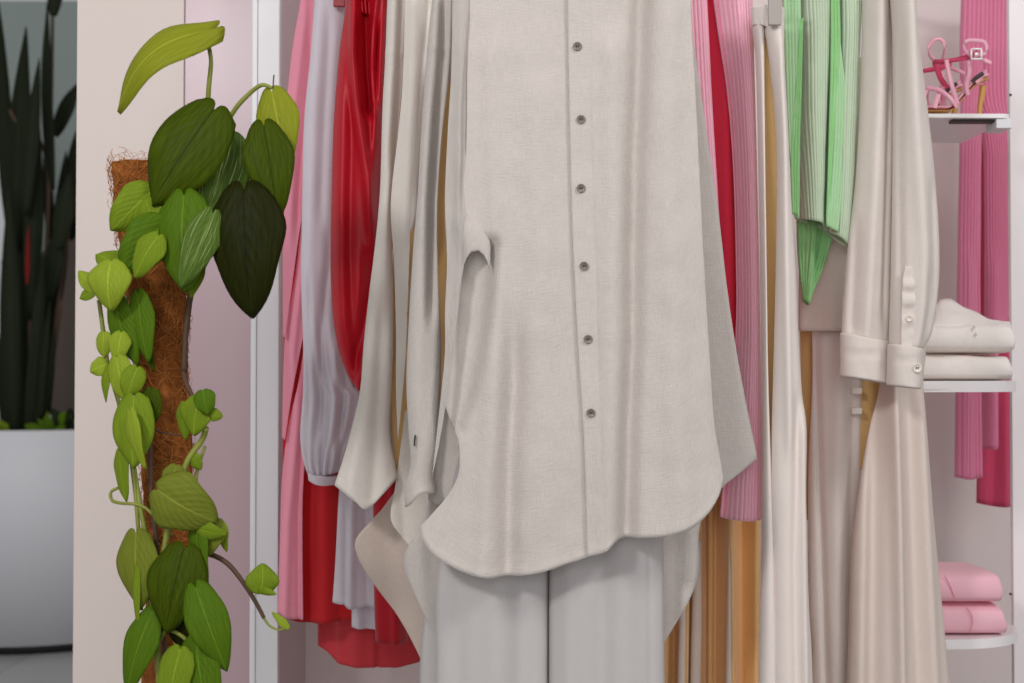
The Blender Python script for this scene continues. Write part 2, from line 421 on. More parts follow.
def hanger(name, label, px, Y, zt, half, clips=False, group='garment hangers on the rail'):
    """hook over the rail, neck, and shoulder bar"""
    x = WX(px, Y)
    t = thing(name, label, 'hanger', (x, Y, zt), group)
    hk = [(x, Y, zt + .01), (x, Y, RAILZ - .03), (x, Y + .012, RAILZ - .012), (x, Y + .014, RAILZ + .008), (x, Y, RAILZ + .016), (x, Y - .014, RAILZ + .008), (x, Y - .015, RAILZ - .004)]
    tube('hook', hk, .0022, M['chrome'], t)
    if clips:
        tube('bar', [(x - half, Y, zt), (x, Y, zt + .006), (x + half, Y, zt)], .003, M['chrome'], t)
    else:
        tube('bar', [(x - half, Y, zt - .05), (x - half * .5, Y, zt - .015), (x, Y, zt + .01), (x + half * .5, Y, zt - .015), (x + half, Y, zt - .05)], .006, M['clear_clip'], t)
    return t

# ------------------------------------------------------------------ front linen shirt
def base(px, py, Y):
    p = W(px, py, Y); return (p.x, Y, p.z)
YA = 1.66
A = thing('linen_shirt', 'long cream linen button-front shirt hanging foremost in the centre', 'shirt', base(560, 640, YA), 'oversized linen shirts')
FA = [
    ('r', [(642, -30), (640, 60), (636, 150), (634, 250), (634, 340), (630, 420), (627, 560)], 9, -.020),
    ('r', [(612, 60), (612, 250), (612, 400), (606, 560)], 12, .007),
    ('r', [(668, -30), (668, 200), (676, 420), (682, 520)], 16, .008),
    ('r', [(514, 380), (510, 450), (508, 580)], 10, -.016, 90),
    ('r', [(540, 100), (540, 300), (545, 575)], 16, .005),
    ('r', [(490, 60), (498, 300), (482, 575)], 10, .005),
    ('s', [(497, 246), (490, 300), (483, 350), (473, 400), (461, 428)], 6, -.026, 12),
    ('r', [(588, -40), (590, 120), (596, 280), (600, 420), (604, 540)], 1.2, -.0012),
]
left_edge = [(466, -40), (466, 150), (455, 222), (448, 290), (445, 350), (442, 395), (448, 415), (453, 424), (458, 440), (459, 470), (450, 492), (432, 514), (420, 527)]
fl = cloth('front_panel', A, M['linen'], YA, [(466, -40), (594, -40)], [(594, -40), (598, 250), (606, 420), (606, 551)],
      [(420, 527), (423, 540), (434, 555), (452, 567), (472, 575), (492, 578), (520, 576), (548, 570), (606, 551)], left_edge, 70, 130, FA, hem=True, wr=.0028, seed=1)
fr = cloth('front_panel', A, M['linen'], YA - .0045, [(567, -40), (690, -40)],
      [(690, -40), (692, 30), (697, 120), (702, 230), (708, 330), (714, 420), (721, 462), (723, 478)],
      [(587, 557), (598, 554), (607, 550), (613, 544), (620, 540), (640, 538), (665, 536), (690, 528), (708, 513), (719, 495), (723, 478)],
      [(567, -40), (568, 40), (570, 150), (573, 250), (578, 350), (584, 450), (587, 557)], 70, 130, FA, hem=True, wr=.0028, seed=1)
FB = [('r', [(735, 300), (742, 440)], 12, .004), ('r', [(690, 540), (688, 600)], 9, .008), ('r', [(420, 560), (425, 620)], 8, .008)]
cloth('back_panel', A, M['linen'], 1.775, [(470, -40), (686, -40)],
      [(686, -40), (688, 0), (702, 100), (718, 210), (729, 305), (742, 385), (757, 458), (757, 458), (740, 473), (722, 488), (704, 514), (698, 535), (697, 575), (682, 612), (660, 650)],
      [(440, 650), (550, 690), (660, 650)],
      [(470, -40), (466, 250), (450, 400), (425, 515), (408, 546), (404, 562), (408, 580), (418, 602), (430, 625), (440, 650)], 60, 140, FB, hem=True, seed=4)
cloth('sleeve', A, M['linen'], 1.715, [(437, -40), (455, -40)],
      [(455, -40), (450, 60), (442, 130), (437, 200), (437, 260), (440, 330), (440, 380), (437, 430), (433, 470), (436, 494)],
      [(406, 507), (412, 503), (418, 497), (426, 494), (436, 496)],
      [(437, -40), (428, 50), (422, 130), (418, 200), (413, 260), (409, 330), (407, 380), (409, 430), (411, 465), (405, 488), (406, 507)], 30, 120,
      [('r', [(446, -40), (444, 50), (438, 120), (433, 200), (432, 300)], 5, -.016), ('r', [(432, 47.9), (432, 52)], 30, .003, 3), ('s', [(440, 40), (437, 130), (434, 220)], 4, .003)], depth=.018, pw=.6, seed=5, hem=True)
cloth('sleeve', A, M['linen'], 1.660, [(453, -40), (480, -40)],
      [(480, -40), (476, 60), (477, 130), (480, 190), (486, 220), (490, 245), (490, 270)],
      [(432, 478), (440, 440), (447, 395), (452, 360), (457, 320), (461, 285), (463, 268), (468, 256), (475, 250), (482, 253), (487, 261), (490, 270)],
      [(453, -40), (452, 60), (448, 130), (445, 200), (447, 260), (445, 310), (445, 350), (441, 395), (436, 440), (432, 478)], 34, 120,
      [('r', [(462, -40), (462, 60), (461, 140), (462, 220)], 8, .008), ('r', [(482, -40), (478, 60), (479, 150), (482, 190)], 4, -.012), ('r', [(468, 228), (472, 246)], 12, .006, 22)], seed=6, thick=.002,
      turn=lambda s, t: -.012 * sstep(s, .6, 1) * (1 - sstep(t, .84, .95)))
cloth('cuff', A, M['linen'], 1.735, [(440, 400), (470, 400)], [(470, 400), (465, 440), (462, 470), (452, 492), (438, 505)],
      [(428, 500), (438, 505)], [(440, 400), (436, 440), (430, 480), (428, 500)], 20, 40, [], seed=8)
b0 = W(415.5, 435, 1.693); b1 = W(414.5, 446, 1.693)
tube('buttonhole', [b0, (b0 + b1) / 2 + Vector((-.0004, -.0006, 0)), b1], .0011, M['thread'], A, 6)
# shell buttons
def disc_button(o, px, py, r, mat, parent, holes=True, normal=None):
    p = on(o, px, py); p = p + Vector((0, -.0022, 0))
    bm = bmesh.new(); prof = [(.0002, .0004), (r * .62, .0004), (r * .8, .0016), (r * .94, .0016), (r, .0006), (r * .96, -.0008), (.0002, -.0008)]
    lathe_bm(bm, prof, (0, 0, 0), 20)
    bmesh.ops.transform(bm, matrix=Matrix.Translation(p) @ Matrix.Rotation(random.uniform(-.25, .25), 4, 'Z') @ Matrix.Rotation(PI / 2 + .1, 4, 'X'), verts=bm.verts[:])
    b = bm_obj('button', bm, mat, parent)
    if holes:
        bm = bmesh.new()
        for dx, dz in ((1, 1), (-1, -1)):
            box_bm(bm, p.x + dx * r * .2 - .0006, p.x + dx * r * .2 + .0006, p.y - .0010, p.y - .0002, p.z - .0012, p.z + .0012)
        bm_obj('thread', bm, M['thread'], b)
    return b
for bx, by in ((578, 46), (580, 119), (581.5, 190), (585, 266), (588, 341), (591, 414)):
    disc_button(fr, bx, by, .0052, M['button'], A)

# ------------------------------------------------------------------ rear linen shirt
XX = 0
C = thing('linen_shirt', 'ecru linen shirt hanging just behind and left of the foremost shirt', 'shirt', base(400, 668, 1.86), 'oversized linen shirts')
cloth('back_panel', C, M['ecru_linen_shaded'], 1.90, [(412, -40), (560, -40)], [(560, -40), (560, 300), (545, 660)],
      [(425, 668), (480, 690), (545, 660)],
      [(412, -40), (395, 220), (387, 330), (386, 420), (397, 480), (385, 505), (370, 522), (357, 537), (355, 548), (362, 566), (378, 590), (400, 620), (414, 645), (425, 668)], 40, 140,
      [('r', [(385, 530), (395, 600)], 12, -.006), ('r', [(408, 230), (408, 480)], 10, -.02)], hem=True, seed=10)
cloth('inner_panel_or_gap_shade', C, M['gap_shade'], 1.865, [(402, 60), (450, 60)], [(450, 60), (446, 400), (440, 470)], [(394, 470), (440, 470)], [(402, 60), (391, 330), (394, 470)], 16, 40, [], seed=14)  # golden sheet paints the warm shade between the sleeves
cloth('sleeve', C, M['rear_linen'], 1.835, [(391, -40), (409, -40)],
      [(409, -40), (404, 50), (400, 100), (392, 200), (392, 260), (393, 330), (391, 390), (389, 430), (394, 462), (397, 478)],
      [(335, 485), (343, 490), (356, 499), (368, 508), (384, 493), (397, 478)],
      [(391, -40), (388, 0), (386, 55), (383, 110), (380, 200), (371, 285), (365, 340), (361, 390), (352, 430), (344, 458), (335, 485)], 34, 120,
      [('r', [(404, -40), (400, 60), (395, 150)], 4, -.012), ('r', [(387, 52.9), (387, 56)], 30, .003, 3), ('r', [(376, 300), (368, 400), (352, 480)], 9, .008), ('r', [(382, 330), (378, 430), (374, 490)], 7, -.008)], depth=.02, pw=.6, hem=True, seed=11)
cloth('sleeve', C, M['rear_linen'], 1.79, [(406, -40), (437, -40)],
      [(437, -40), (427, 50), (423, 130), (419, 200), (414, 229)],
      [(398, 440), (402, 400), (406, 350), (406, 300), (402, 268), (402, 248), (406, 237), (414, 229)],
      [(406, -40), (404, 60), (400, 120), (391, 200), (394, 260), (396, 330), (396, 390), (398, 440)], 30, 110,
      [('r', [(416, -40), (412, 100), (405, 220)], 8, .010), ('r', [(433, -40), (424, 60), (420, 180)], 4, -.010)], seed=12)
cloth('front_panel', C, M['rear_linen'], 1.845, [(405, 410), (450, 410)], [(450, 410), (450, 570)], [(404, 540), (420, 556), (450, 570)],
      [(405, 410), (400, 450), (395, 488), (391, 508), (392, 523), (404, 540)], 26, 50, [('r', [(402, 480), (404, 530)], 6, -.006)], hem=True, seed=13)

# ------------------------------------------------------------------ white trousers under the shirt
TW = thing('trousers', 'ivory wide-leg trousers hanging inside the foremost long shirt', 'trousers', base(545, 1000, 1.725))
cloth('trouser_leg', TW, M['ivory'], 1.725, [(478, 330), (547, 330)], [(547, 330), (547.5, 500), (547, 683), (546, 1000)], [(430, 1000), (546, 1000)],
      [(478, 330), (462, 440), (446, 520), (437, 590), (436, 683), (430, 1000)], 44, 100,
      [('r', [(498, 540), (490, 1000)], 14, .006), ('r', [(520, 540), (525, 1000)], 10, -.006), ('r', [(460, 540), (455, 1000)], 9, -.004)], depth=.022, pw=.4, seed=15)
cloth('trouser_leg', TW, M['ivory'], 1.725, [(550, 330), (655, 330)], [(655, 330), (662, 500), (664, 683), (668, 1000)], [(549.5, 1000), (668, 1000)],
      [(550, 330), (549.5, 500), (549.5, 683), (549.5, 1000)], 44, 100,
      [('r', [(570, 540), (566, 1000)], 10, .006), ('r', [(600, 540), (605, 1000)], 10, -.006), ('r', [(622, 560), (625, 1000)], 12, .004), ('r', [(648, 540), (652, 1000)], 2, -.002)], depth=.022, pw=.4, seed=16)
cloth('back_leg', TW, M['ivory'], 1.80, [(430, 560), (520, 560)], [(520, 560), (520, 1000)], [(412, 1000), (520, 1000)], [(430, 560), (424, 620), (420, 683), (412, 1000)], 20, 50, depth=.008, seed=17)
cloth('waistband', TW, M['ivory'], 1.725, [(480, 290), (655, 290)], [(655, 290), (656, 332)], [(478, 332), (656, 332)], [(480, 290), (478, 332)], 40, 10, depth=.022, pw=.4, wr=.0005)

# ------------------------------------------------------------------ red satin blouse
R_ = thing('blouse', 'glossy red satin blouse with knotted drape left of the linen shirts', 'blouse', base(370, 640, 1.97))
cloth('sleeve', R_, M['satin_red'], 1.97, [(349, -40), (398, -40)],
      [(398, -40), (395, 10), (391, 50), (387, 100), (385, 200), (382, 300), (372, 360), (363, 391)],
      [(359, 390), (363, 391)],
      [(349, -40), (347, 0), (343, 30), (338, 75), (334, 130), (332, 200), (331, 260), (333, 310), (338, 345), (346, 370), (353, 383), (359, 390)], 60, 140,
      [('r', [(357, -40), (356, 60), (360, 110), (368, 160), (374, 220)], 5, .018), ('r', [(366, 10), (367, 60), (370, 110)], 5.5, -.026, 15),
       ('r', [(380, 0), (376, 40), (373, 75), (376, 110)], 3, .012, 15), ('r', [(386, 10), (382, 60), (378, 120), (374, 200)], 4, .012), ('r', [(379, 40), (378, 100)], 2.5, -.012, 20),
       ('r', [(372, 280), (364, 330), (358, 360)], 6, -.012), ('r', [(380, 330), (376, 350)], 3, .008), ('r', [(345, 60), (342, 200), (344, 320)], 7, .008), ('r', [(354, 120), (352, 260), (356, 360)], 5, -.005)], depth=.03, seed=20, wr=.002, pw=.7)
cloth('gathered_neck', R_, M['pink_knit'] if False else M['satin_red'], 1.955, [(358, -40), (382, -40)], [(382, -40), (380, 14)], [(362, 13), (371, 16), (380, 14)], [(358, -40), (362, 13)], 40, 20,
      gather=(5, .004, 0, .2, 0), seed=21, wr=.0005)
cloth('body', R_, M['shaded_red'], 2.01, [(372, 300), (410, 300)], [(410, 300), (408, 560), (407, 641)], [(376, 641), (407, 641)], [(372, 300), (374, 560), (376, 641)], 20, 60, [('r', [(395, 500), (398, 641)], 5, .01)], depth=.02, seed=22)

# ------------------------------------------------------------------ white blouse
Wb = thing('blouse', 'white cotton blouse with gathered puff sleeve beside the red satin one', 'blouse', base(350, 634, 2.07))
sl = cloth('sleeve', Wb, M['white_cotton'], 2.06, [(318, -40), (353, -40)],
      [(353, -40), (348, 10), (341, 60), (337, 120), (335, 200), (336, 280), (340, 340), (352, 384), (360, 395), (357, 420), (346, 450), (338, 472)],
      [(308, 472), (322, 477), (338, 477)],
      [(318, -40), (315, 10), (311, 60), (305, 120), (303, 200), (302, 280), (304, 340), (304, 390), (301, 430), (303, 455), (308, 472)], 60, 140,
      [('r', [(331, 40), (326, 120), (323, 200)], 5, -.006), ('r', [(322, -20), (316, 100), (312, 260), (314, 420)], 7, .005), ('r', [(330, 260), (324, 330), (322, 460)], 4, -.009),
       ('r', [(338, 360), (336, 440)], 4, .010), ('r', [(346, 400), (340, 450)], 3, -.008), ('r', [(312, 300), (310, 440)], 3, -.006)], depth=.028, gather=(5, .004, .6, 1, .5), seed=25, wr=.0022)
cloth('cuff', Wb, M['white_cotton'], 2.055, [(308, 472), (322, 476), (338, 476)], [(338, 476), (336, 484)], [(309, 479), (322, 484), (336, 484)], [(308, 472), (309, 479)], 20, 6, depth=.03, wr=.0005)
cloth('body', Wb, M['white_cotton'], 2.075, [(352, 300), (405, 300)], [(405, 300), (398, 450), (385, 607)], [(333, 602), (345, 604), (352, 607), (368, 606), (385, 608)],
      [(352, 300), (352, 400), (343, 450), (339, 500), (336, 560), (333, 602)], 40, 80, [('r', [(354, 450), (352, 607)], 4, .010), ('r', [(366, 450), (368, 607)], 5, -.008), ('r', [(346, 450), (345, 607)], 2, -.005), ('r', [(376, 500), (378, 607)], 4, .008)], depth=.015, seed=26, hem=True)
cloth('inner_panel_or_gap_shade', Wb, M['white_cotton'], 2.10, [(352, 540), (378, 540)], [(378, 540), (376, 630)], [(352, 627), (362, 632), (369, 634), (372, 636)], [(352, 540), (352, 627)], 24, 30,
      [('r', [(358, 540), (359, 636)], 4, .008), ('r', [(367, 540), (366, 636)], 3, -.006)], seed=27)

# ------------------------------------------------------------------ pink dress with coral lining, coral chiffon dress
P = thing('dress', 'long light pink chiffon dress with coral lining, leftmost garment beside the upright', 'dress', base(300, 622, 2.15))
cloth('skirt_layer', P, M['pink_chiffon'], 2.12, [(306, -40), (336, -40)], [(336, -40), (320, 60), (312, 150), (302, 215), (294, 270), (285, 338)], [(283, 336), (285, 338)],
      [(306, -40), (301, 0), (294, 40), (288, 90), (284, 150), (283, 240), (283, 336)], 30, 90, [('r', [(305, 20), (295, 110), (291, 220)], 4, .008), ('r', [(310, 60), (302, 150), (298, 200)], 3, -.006)], seed=30)
cloth('skirt_layer', P, M['pink_chiffon'], 2.132, [(303, 215), (322, 215)], [(322, 215), (310, 300), (300, 352), (291, 400), (285, 440)], [(282, 438), (285, 440)],
      [(303, 215), (294, 285), (285, 338), (282, 438)], 24, 70, [('r', [(304, 260), (294, 350)], 3, .006)], seed=31)
cloth('skirt_layer', P, M['pink_chiffon'], 2.144, [(308, 320), (326, 320)], [(326, 320), (310, 420), (303, 480), (302, 540), (303, 620)], [(278, 613), (290, 619), (303, 621)],
      [(308, 320), (298, 385), (288, 430), (282, 480), (280, 540), (278, 613)], 24, 80, [('r', [(298, 420), (289, 520), (286, 613)], 4, .008), ('r', [(304, 400), (298, 520), (298, 613)], 3, -.006)], seed=32)
cloth('inner_panel_or_gap_shade', P, M['coral'], 2.165, [(300, 150), (400, 150)], [(400, 150), (398, 615)], [(284, 617), (300, 622), (318, 623), (345, 620), (398, 614)],
      [(300, 150), (292, 230), (285, 300), (283, 450), (284, 617)], 50, 90, [('r', [(312, 460), (308, 620)], 6, -.010), ('r', [(326, 460), (326, 620)], 6, .009), ('r', [(338, 460), (340, 620)], 4, -.008), ('r', [(298, 250), (292, 450)], 4, .008)], seed=33, hem=True)
D = thing('dress', 'sheer coral chiffon dress showing only its hem below the white blouse', 'dress', base(370, 664, 2.22))
cloth('skirt', D, M['sheer_coral'], 2.235, [(322, 400), (440, 400)], [(440, 400), (430, 560), (420, 661)], [(318, 646), (328, 652), (337, 660), (350, 663), (372, 665), (400, 664), (420, 661)],
      [(322, 400), (318, 560), (318, 646)], 60, 70, [('s', [(338, 500), (338, 665)], 2, -.014), ('r', [(378, 500), (378, 665)], 2, -.008), ('r', [(358, 500), (358, 665)], 8, .008), ('r', [(398, 500), (398, 665)], 8, .008)], depth=.02, hem=True, seed=35)

# ------------------------------------------------------------------ pink rib knit and red top behind it (right of the shirt)
K = thing('cardigan', 'pink rib knit cardigan hanging immediately right of the central shirt', 'cardigan', base(740, 518, 1.84))
cloth('front_panel', K, M['pink_knit'], 1.835, [(672, -40), (706, -40)], [(706, -40), (709, 20), (713, 100), (719, 200), (728, 330)], [(700, 330), (728, 330)], [(672, -40), (680, 100), (700, 330)], 90, 60,
      [], ribs=9, rib_amp=.0015, seed=40, turn=lambda s, t: -.01 * sstep(s, .8, 1))
cloth('sleeve', K, M['pink_knit'], 1.86, [(708, -40), (751, -40)], [(751, -40), (753, 60), (756, 200), (760, 400), (762, 518)], [(721, 517), (728, 519), (762, 518)],
      [(709, -40), (719, 30), (728, 90), (734, 160), (737, 250), (737, 330), (730, 420), (721, 517)], 150, 110,
      [], ribs=11, rib_amp=.0013, depth=.035, pw=.55, seed=41, turn=lambda s, t: -.035 * (1 - sstep(s, .0, .6)))
RT = thing('tank_top', 'plain bright red top showing as a sliver between two pink rib knit panels', 'top', base(722, 420, 1.93))
cloth('body', RT, M['bright_red'], 1.905, [(690, -40), (745, -40)], [(745, -40), (750, 250), (748, 470)], [(690, 470), (748, 470)], [(690, -40), (690, 470)], 30, 50, [('r', [(722, -40), (726, 300)], 6, .012)], depth=.012, seed=42)

# ------------------------------------------------------------------ camel satin trousers
CT = thing('trousers', 'golden camel satin trousers hanging low behind the pink rib knit', 'trousers', base(712, 900, 1.96))
for (x0, x1, x2_, x3, sd) in ((655, 706, 650, 704, 50), (707, 762, 706, 768, 51)):
    cloth('trouser_leg', CT, M['camel'], 1.965, [(x0, 440), (x1, 440)], [(x1, 440), (x1, 683), (x3, 900)], [(x2_, 900), (x3, 900)], [(x0, 440), (x0, 683), (x2_, 900)], 50, 70,
          [('r', [(684, 560), (680, 900)], 3, .022), ('r', [(696, 500), (693, 900)], 3, .024), ('r', [(690, 500), (687, 900)], 3, -.012), ('r', [(674, 500), (672, 900)], 5, -.02),
           ('r', [(724, 480), (727, 560), (730, 900)], 3.5, .026), ('r', [(716, 500), (714, 900)], 4, -.018), ('r', [(740, 480), (742, 900)], 7, -.022), ('r', [(754, 520), (752, 900)], 4, .01)], depth=.025, seed=sd)
for (xa_, xb_, xc_, xd_, yt_, sd_) in ((680, 686, 676, 684, 520, 52), (692, 701, 689, 700, 540, 53), (727, 731, 724, 737, 500, 54)):
    cloth('highlight_strip', CT, M['satin_highlight'], 1.925, [(xa_ + 2, yt_), (xb_, yt_)], [(xb_, yt_), (xb_ + .5, 620), ((xb_ + xd_) / 2, 700), (xd_, 900)], [(xc_, 900), (xd_, 900)], [(xa_ + 2, yt_), (xa_, 620), ((xa_ + xc_) / 2, 700), (xc_, 900)], 12, 50, depth=.006, seed=sd_, wr=.001)  # pale strips paint the highlights along the satin folds
cloth('waistband', CT, M['camel'], 1.965, [(657, 408), (760, 408)], [(760, 408), (762, 442)], [(655, 442), (762, 442)], [(657, 408), (655, 442)], 30, 8, depth=.026, wr=.0005)

# ------------------------------------------------------------------ beige trousers on a clip hanger
BT = thing('trousers', 'beige trousers clipped at the waist, between pink rib knit and green top', 'trousers', base(785, 950, 1.80))
cloth('trouser_leg', BT, M['beige'], 1.80, [(752, 18), (763, 26)], [(763, 26), (763, 80), (763.5, 200), (765, 330), (768, 430), (774, 560), (778, 700), (784, 950)], [(752, 950), (784, 950)],
      [(752, 18), (757, 60), (760, 150), (763, 300), (763, 480), (760, 683), (752, 950)], 22, 110, [], depth=.018, seed=55)
cloth('trouser_leg', BT, M['beige'], 1.79, [(764, 24), (783, 22)], [(783, 22), (783, 60), (786, 120), (790, 200), (795, 280), (797, 330), (801, 390), (806, 430), (805, 500), (808, 600), (812, 683), (818, 950)], [(776, 950), (818, 950)],
      [(764, 24), (770, 60), (777, 130), (778, 200), (776, 300), (773, 400), (771, 480), (773, 560), (774, 683), (776, 950)], 30, 110,
      [('r', [(778, 60), (782, 250), (786, 430)], 4, .006), ('r', [(795, 420), (792, 560), (794, 683)], 5, -.007), ('r', [(801, 440), (803, 683)], 3, .006)], depth=.02, seed=56)
cloth('inner_panel_or_gap_shade', BT, M['gap_shade'], 1.826, [(756, 22), (780, 22)], [(780, 22), (784, 400), (786, 700)], [(766, 700), (786, 700)], [(756, 22), (761, 120), (764, 400), (766, 700)], 14, 60, [], seed=57)  # golden sheet paints the warm shade between the legs
cloth('waistband', BT, M['beige'], 1.795, [(751, 8), (784, 10)], [(784, 10), (783.5, 28)], [(753, 26), (768, 30), (783.5, 28)], [(751, 8), (753, 26)], 40, 12,
      [('r', [(766, 8), (766, 46)], 3, -.004), ('r', [(776, 8), (774, 46)], 3, .004)], depth=.0185, gather=(5, .0012, 0, 1, 0), wr=.0008)

# ------------------------------------------------------------------ green top
G = thing('top', 'pale green crinkle-rib top with pointed darker green underlayer', 'top', base(820, 303, 1.88))
FG = [('r', [(797, 10), (798, 80), (797, 210)], 5, -.02), ('r', [(834, -10), (833, 60), (829, 150), (827, 230)], 5.5, -.03), ('r', [(814, 0), (812, 220)], 9, .008), ('r', [(848, 30), (842, 220)], 7, .008)]
cloth('body', G, M['green_knit'], 1.875, [(780, -40), (862, -40)], [(862, -40), (860, 30), (858, 70), (855, 130), (852, 185), (847, 246)],
      [(796, 218), (808, 222), (822, 226), (834, 236), (847, 246)], [(780, -40), (785, 30), (786, 60), (788, 120), (793, 180), (796, 218)], 230, 90, FG, ribs=25, rib_amp=.0010, depth=.02, pw=.4, seed=60, wr=.0025)
cloth('underlayer', G, M['green_deep'], 1.90, [(794, 60), (842, 60)], [(842, 60), (836, 200), (831, 240), (823, 268), (813, 292), (808, 305)], [(803, 300), (808, 305)], [(794, 60), (797, 225), (799, 265), (803, 300)], 60, 80,
      [('r', [(812, 220), (808, 290)], 4, .008), ('r', [(820, 220), (814, 280)], 3, -.006)], ribs=9, rib_amp=.001, depth=.006, seed=61)
cloth('fold_shade', G, M['green_deep'], 1.853, [(800, 20), (803, 18)], [(803, 18), (802, 60), (800, 130), (798, 216)], [(792, 214), (798, 217)], [(800, 20), (797, 70), (791, 140), (792, 214)], 30, 60, [], ribs=3, rib_amp=.0008, seed=62)  # these strips paint the deeper green shade of the fold valleys
cloth('fold_shade', G, M['green_deep'], 1.853, [(831, -40), (838, -40)], [(838, -40), (840, 20), (840, 60), (835, 120), (828, 227)], [(826.5, 226), (828, 227)], [(831, -40), (831, 60), (829, 140), (826.5, 226)], 20, 60, [], ribs=3, rib_amp=.0008, seed=63)

cloth('fold_shade', G, M['green_mid'], 1.8538, [(783, -40), (800, -40)], [(800, -40), (801, 60), (800, 130), (799, 219)], [(795, 217), (799, 219)], [(783, -40), (785, 60), (788, 130), (795, 217)], 50, 60, [], ribs=5, rib_amp=.0008, seed=64)
cloth('fold_shade', G, M['green_mid'], 1.8538, [(836, 40), (840, 40)], [(840, 40), (846, 100), (845, 160), (838, 232)], [(827, 226), (838, 232)], [(836, 40), (833, 100), (830, 160), (827, 226)], 50, 60, [], ribs=5, rib_amp=.0008, seed=65)
# ------------------------------------------------------------------ cream overshirt
O = thing('overshirt', 'cream twill overshirt with buttoned cuffs, right of the green top', 'overshirt', base(880, 389, 1.86))
cloth('body', O, M['stone_twill'], 1.95, [(800, 60), (900, 60)], [(900, 60), (905, 332)], [(799, 331), (905, 332)], [(800, 60), (799, 331)], 50, 60, [('r', [(832, 200), (828, 331)], 8, .008)], depth=.015, hem=True, seed=70)
s1 = cloth('sleeve', O, M['twill'], 1.86, [(860, -40), (892, -40)], [(892, -40), (892, 60), (893, 150), (891, 250), (890, 343)], [(842, 334), (866, 340), (890, 343)],
      [(860, -40), (863, 20), (861, 100), (856, 180), (849, 240), (844, 300), (842, 334)], 40, 110,
      [('r', [(876, -40), (874, 100), (866, 250), (862, 330)], 6, .007), ('r', [(888, 0), (884, 150), (880, 300)], 4, -.006), ('r', [(854, 240), (850, 320)], 4, -.005)], depth=.024, pw=.55, seed=71, wr=.002)
cloth('cuff', O, M['twill'], 1.855, [(841, 333), (866, 339), (890, 342)], [(890, 342), (889, 384)], [(841, 376), (866, 380), (889, 384)], [(841, 333), (841, 376)], 40, 20, [('r', [(860, 352), (860, 356)], 40, -.0012, 4)], depth=.0255, pw=.45, seed=72, wr=.0028, wscale=30)
s2 = cloth('sleeve', O, M['twill'], 1.825, [(888, -40), (912, -40)], [(912, -40), (917, 40), (925, 100), (932, 160), (937, 220), (938, 280), (932, 328), (922, 350)], [(890, 344), (906, 347), (922, 350)],
      [(888, -40), (894, 40), (893, 200), (890, 344)], 44, 110,
      [('r', [(904, -40), (908, 100), (918, 250), (915, 340)], 7, .007), ('r', [(928, 200), (930, 300)], 5, -.005), ('r', [(897, 60), (898, 300)], 3, -.004), ('r', [(926, 300), (918, 345)], 5, -.008)], depth=.026, pw=.55, seed=73, wr=.002)
cf2 = cloth('cuff', O, M['twill'], 1.82, [(889, 344), (906, 347), (922, 350)], [(922, 350), (919, 389)], [(888, 385), (904, 387), (919, 389)], [(889, 344), (888, 385)], 34, 20, [('r', [(905, 358), (905, 362)], 40, -.0012, 4)], depth=.0265, pw=.45, seed=74, wr=.003, wscale=30)
pk = cloth('sleeve_placket', O, M['twill'], 1.7985, [(905, 266), (912, 266)], [(912, 266), (915, 290), (915, 348)], [(901, 346), (915, 348)], [(905, 266), (902, 290), (901, 346)], 16, 40, [('r', [(908, 283.9), (908, 286)], 9, .004, 6), ('r', [(908, 299.9), (908, 303)], 9, .004, 6), ('r', [(908, 319.9), (908, 322)], 9, .003, 6)], seed=75, wr=.002, wscale=50)
disc_button(pk, 908, 318, .0042, M['button_light'], O, False)
disc_button(cf2, 911, 368, .0062, M['button_light'], O, True)

# ------------------------------------------------------------------ cream trousers, wide and straight
T1 = thing('trousers', 'stone coloured straight trousers with belt loops below the green top', 'trousers', base(835, 960, 2.0))
cloth('trouser_leg', T1, M['beige'], 1.972, [(801, 300), (866, 300)], [(866, 300), (862, 385), (860, 470), (858, 683), (858, 960)], [(812, 960), (858, 960)],
      [(812, 300), (813, 380), (809, 470), (809, 600), (813, 683), (812, 960)], 44, 110,
      [('r', [(838, 340), (832, 500), (834, 683)], 8, .008), ('r', [(815, 340), (818, 500), (824, 683)], 3, -.008), ('r', [(850, 430), (846, 683)], 5, -.008)], depth=.02, pw=.5, seed=80)
for py in (391, 411):
    a = W(857, py, 1.95); bm = bmesh.new()
    box_bm(bm, a.x - .0085, a.x + .006, a.y - .006, a.y + .01, a.z - .0045, a.z + .0045, .002); bm_obj('belt_loop', bm, M['twill'], T1)
T2 = thing('trousers', 'cream wide-leg trousers hanging below the cuffs of the overshirt', 'trousers', base(895, 960, 1.95))
cloth('trouser_leg', T2, M['stone_twill'], 1.925, [(884, 340), (926, 340)], [(926, 340), (922, 385), (926, 440), (935, 540), (943, 620), (949, 683), (975, 960)], [(832, 960), (975, 960)],
      [(884, 340), (880, 390), (868, 440), (853, 540), (847, 683), (832, 960)], 60, 120,
      [('r', [(888, 390), (892, 520), (900, 960)], 5, .016), ('r', [(876, 400), (872, 520), (868, 960)], 8, -.014), ('r', [(904, 400), (914, 683), (922, 960)], 7, -.009), ('r', [(918, 420), (930, 683), (945, 960)], 6, .009), ('r', [(862, 430), (857, 683), (845, 960)], 5, .006)], depth=.026, pw=.5, seed=81)

cloth('inner_panel_or_gap_shade', T2, M['gap_shade'], 1.965, [(846, 345), (912, 345)], [(912, 345), (912, 470)], [(856, 470), (912, 470)], [(846, 345), (856, 470)], 20, 30, [], seed=82)  # golden sheet paints the warm shade under the cuffs
cloth('inner_panel_or_gap_shade', T1, M['gap_shade'], 2.0, [(799, 310), (830, 310)], [(830, 310), (830, 520)], [(806, 520), (830, 520)], [(799, 310), (806, 520)], 12, 30, [], seed=83)  # golden sheet paints the warm shade beside the straight leg
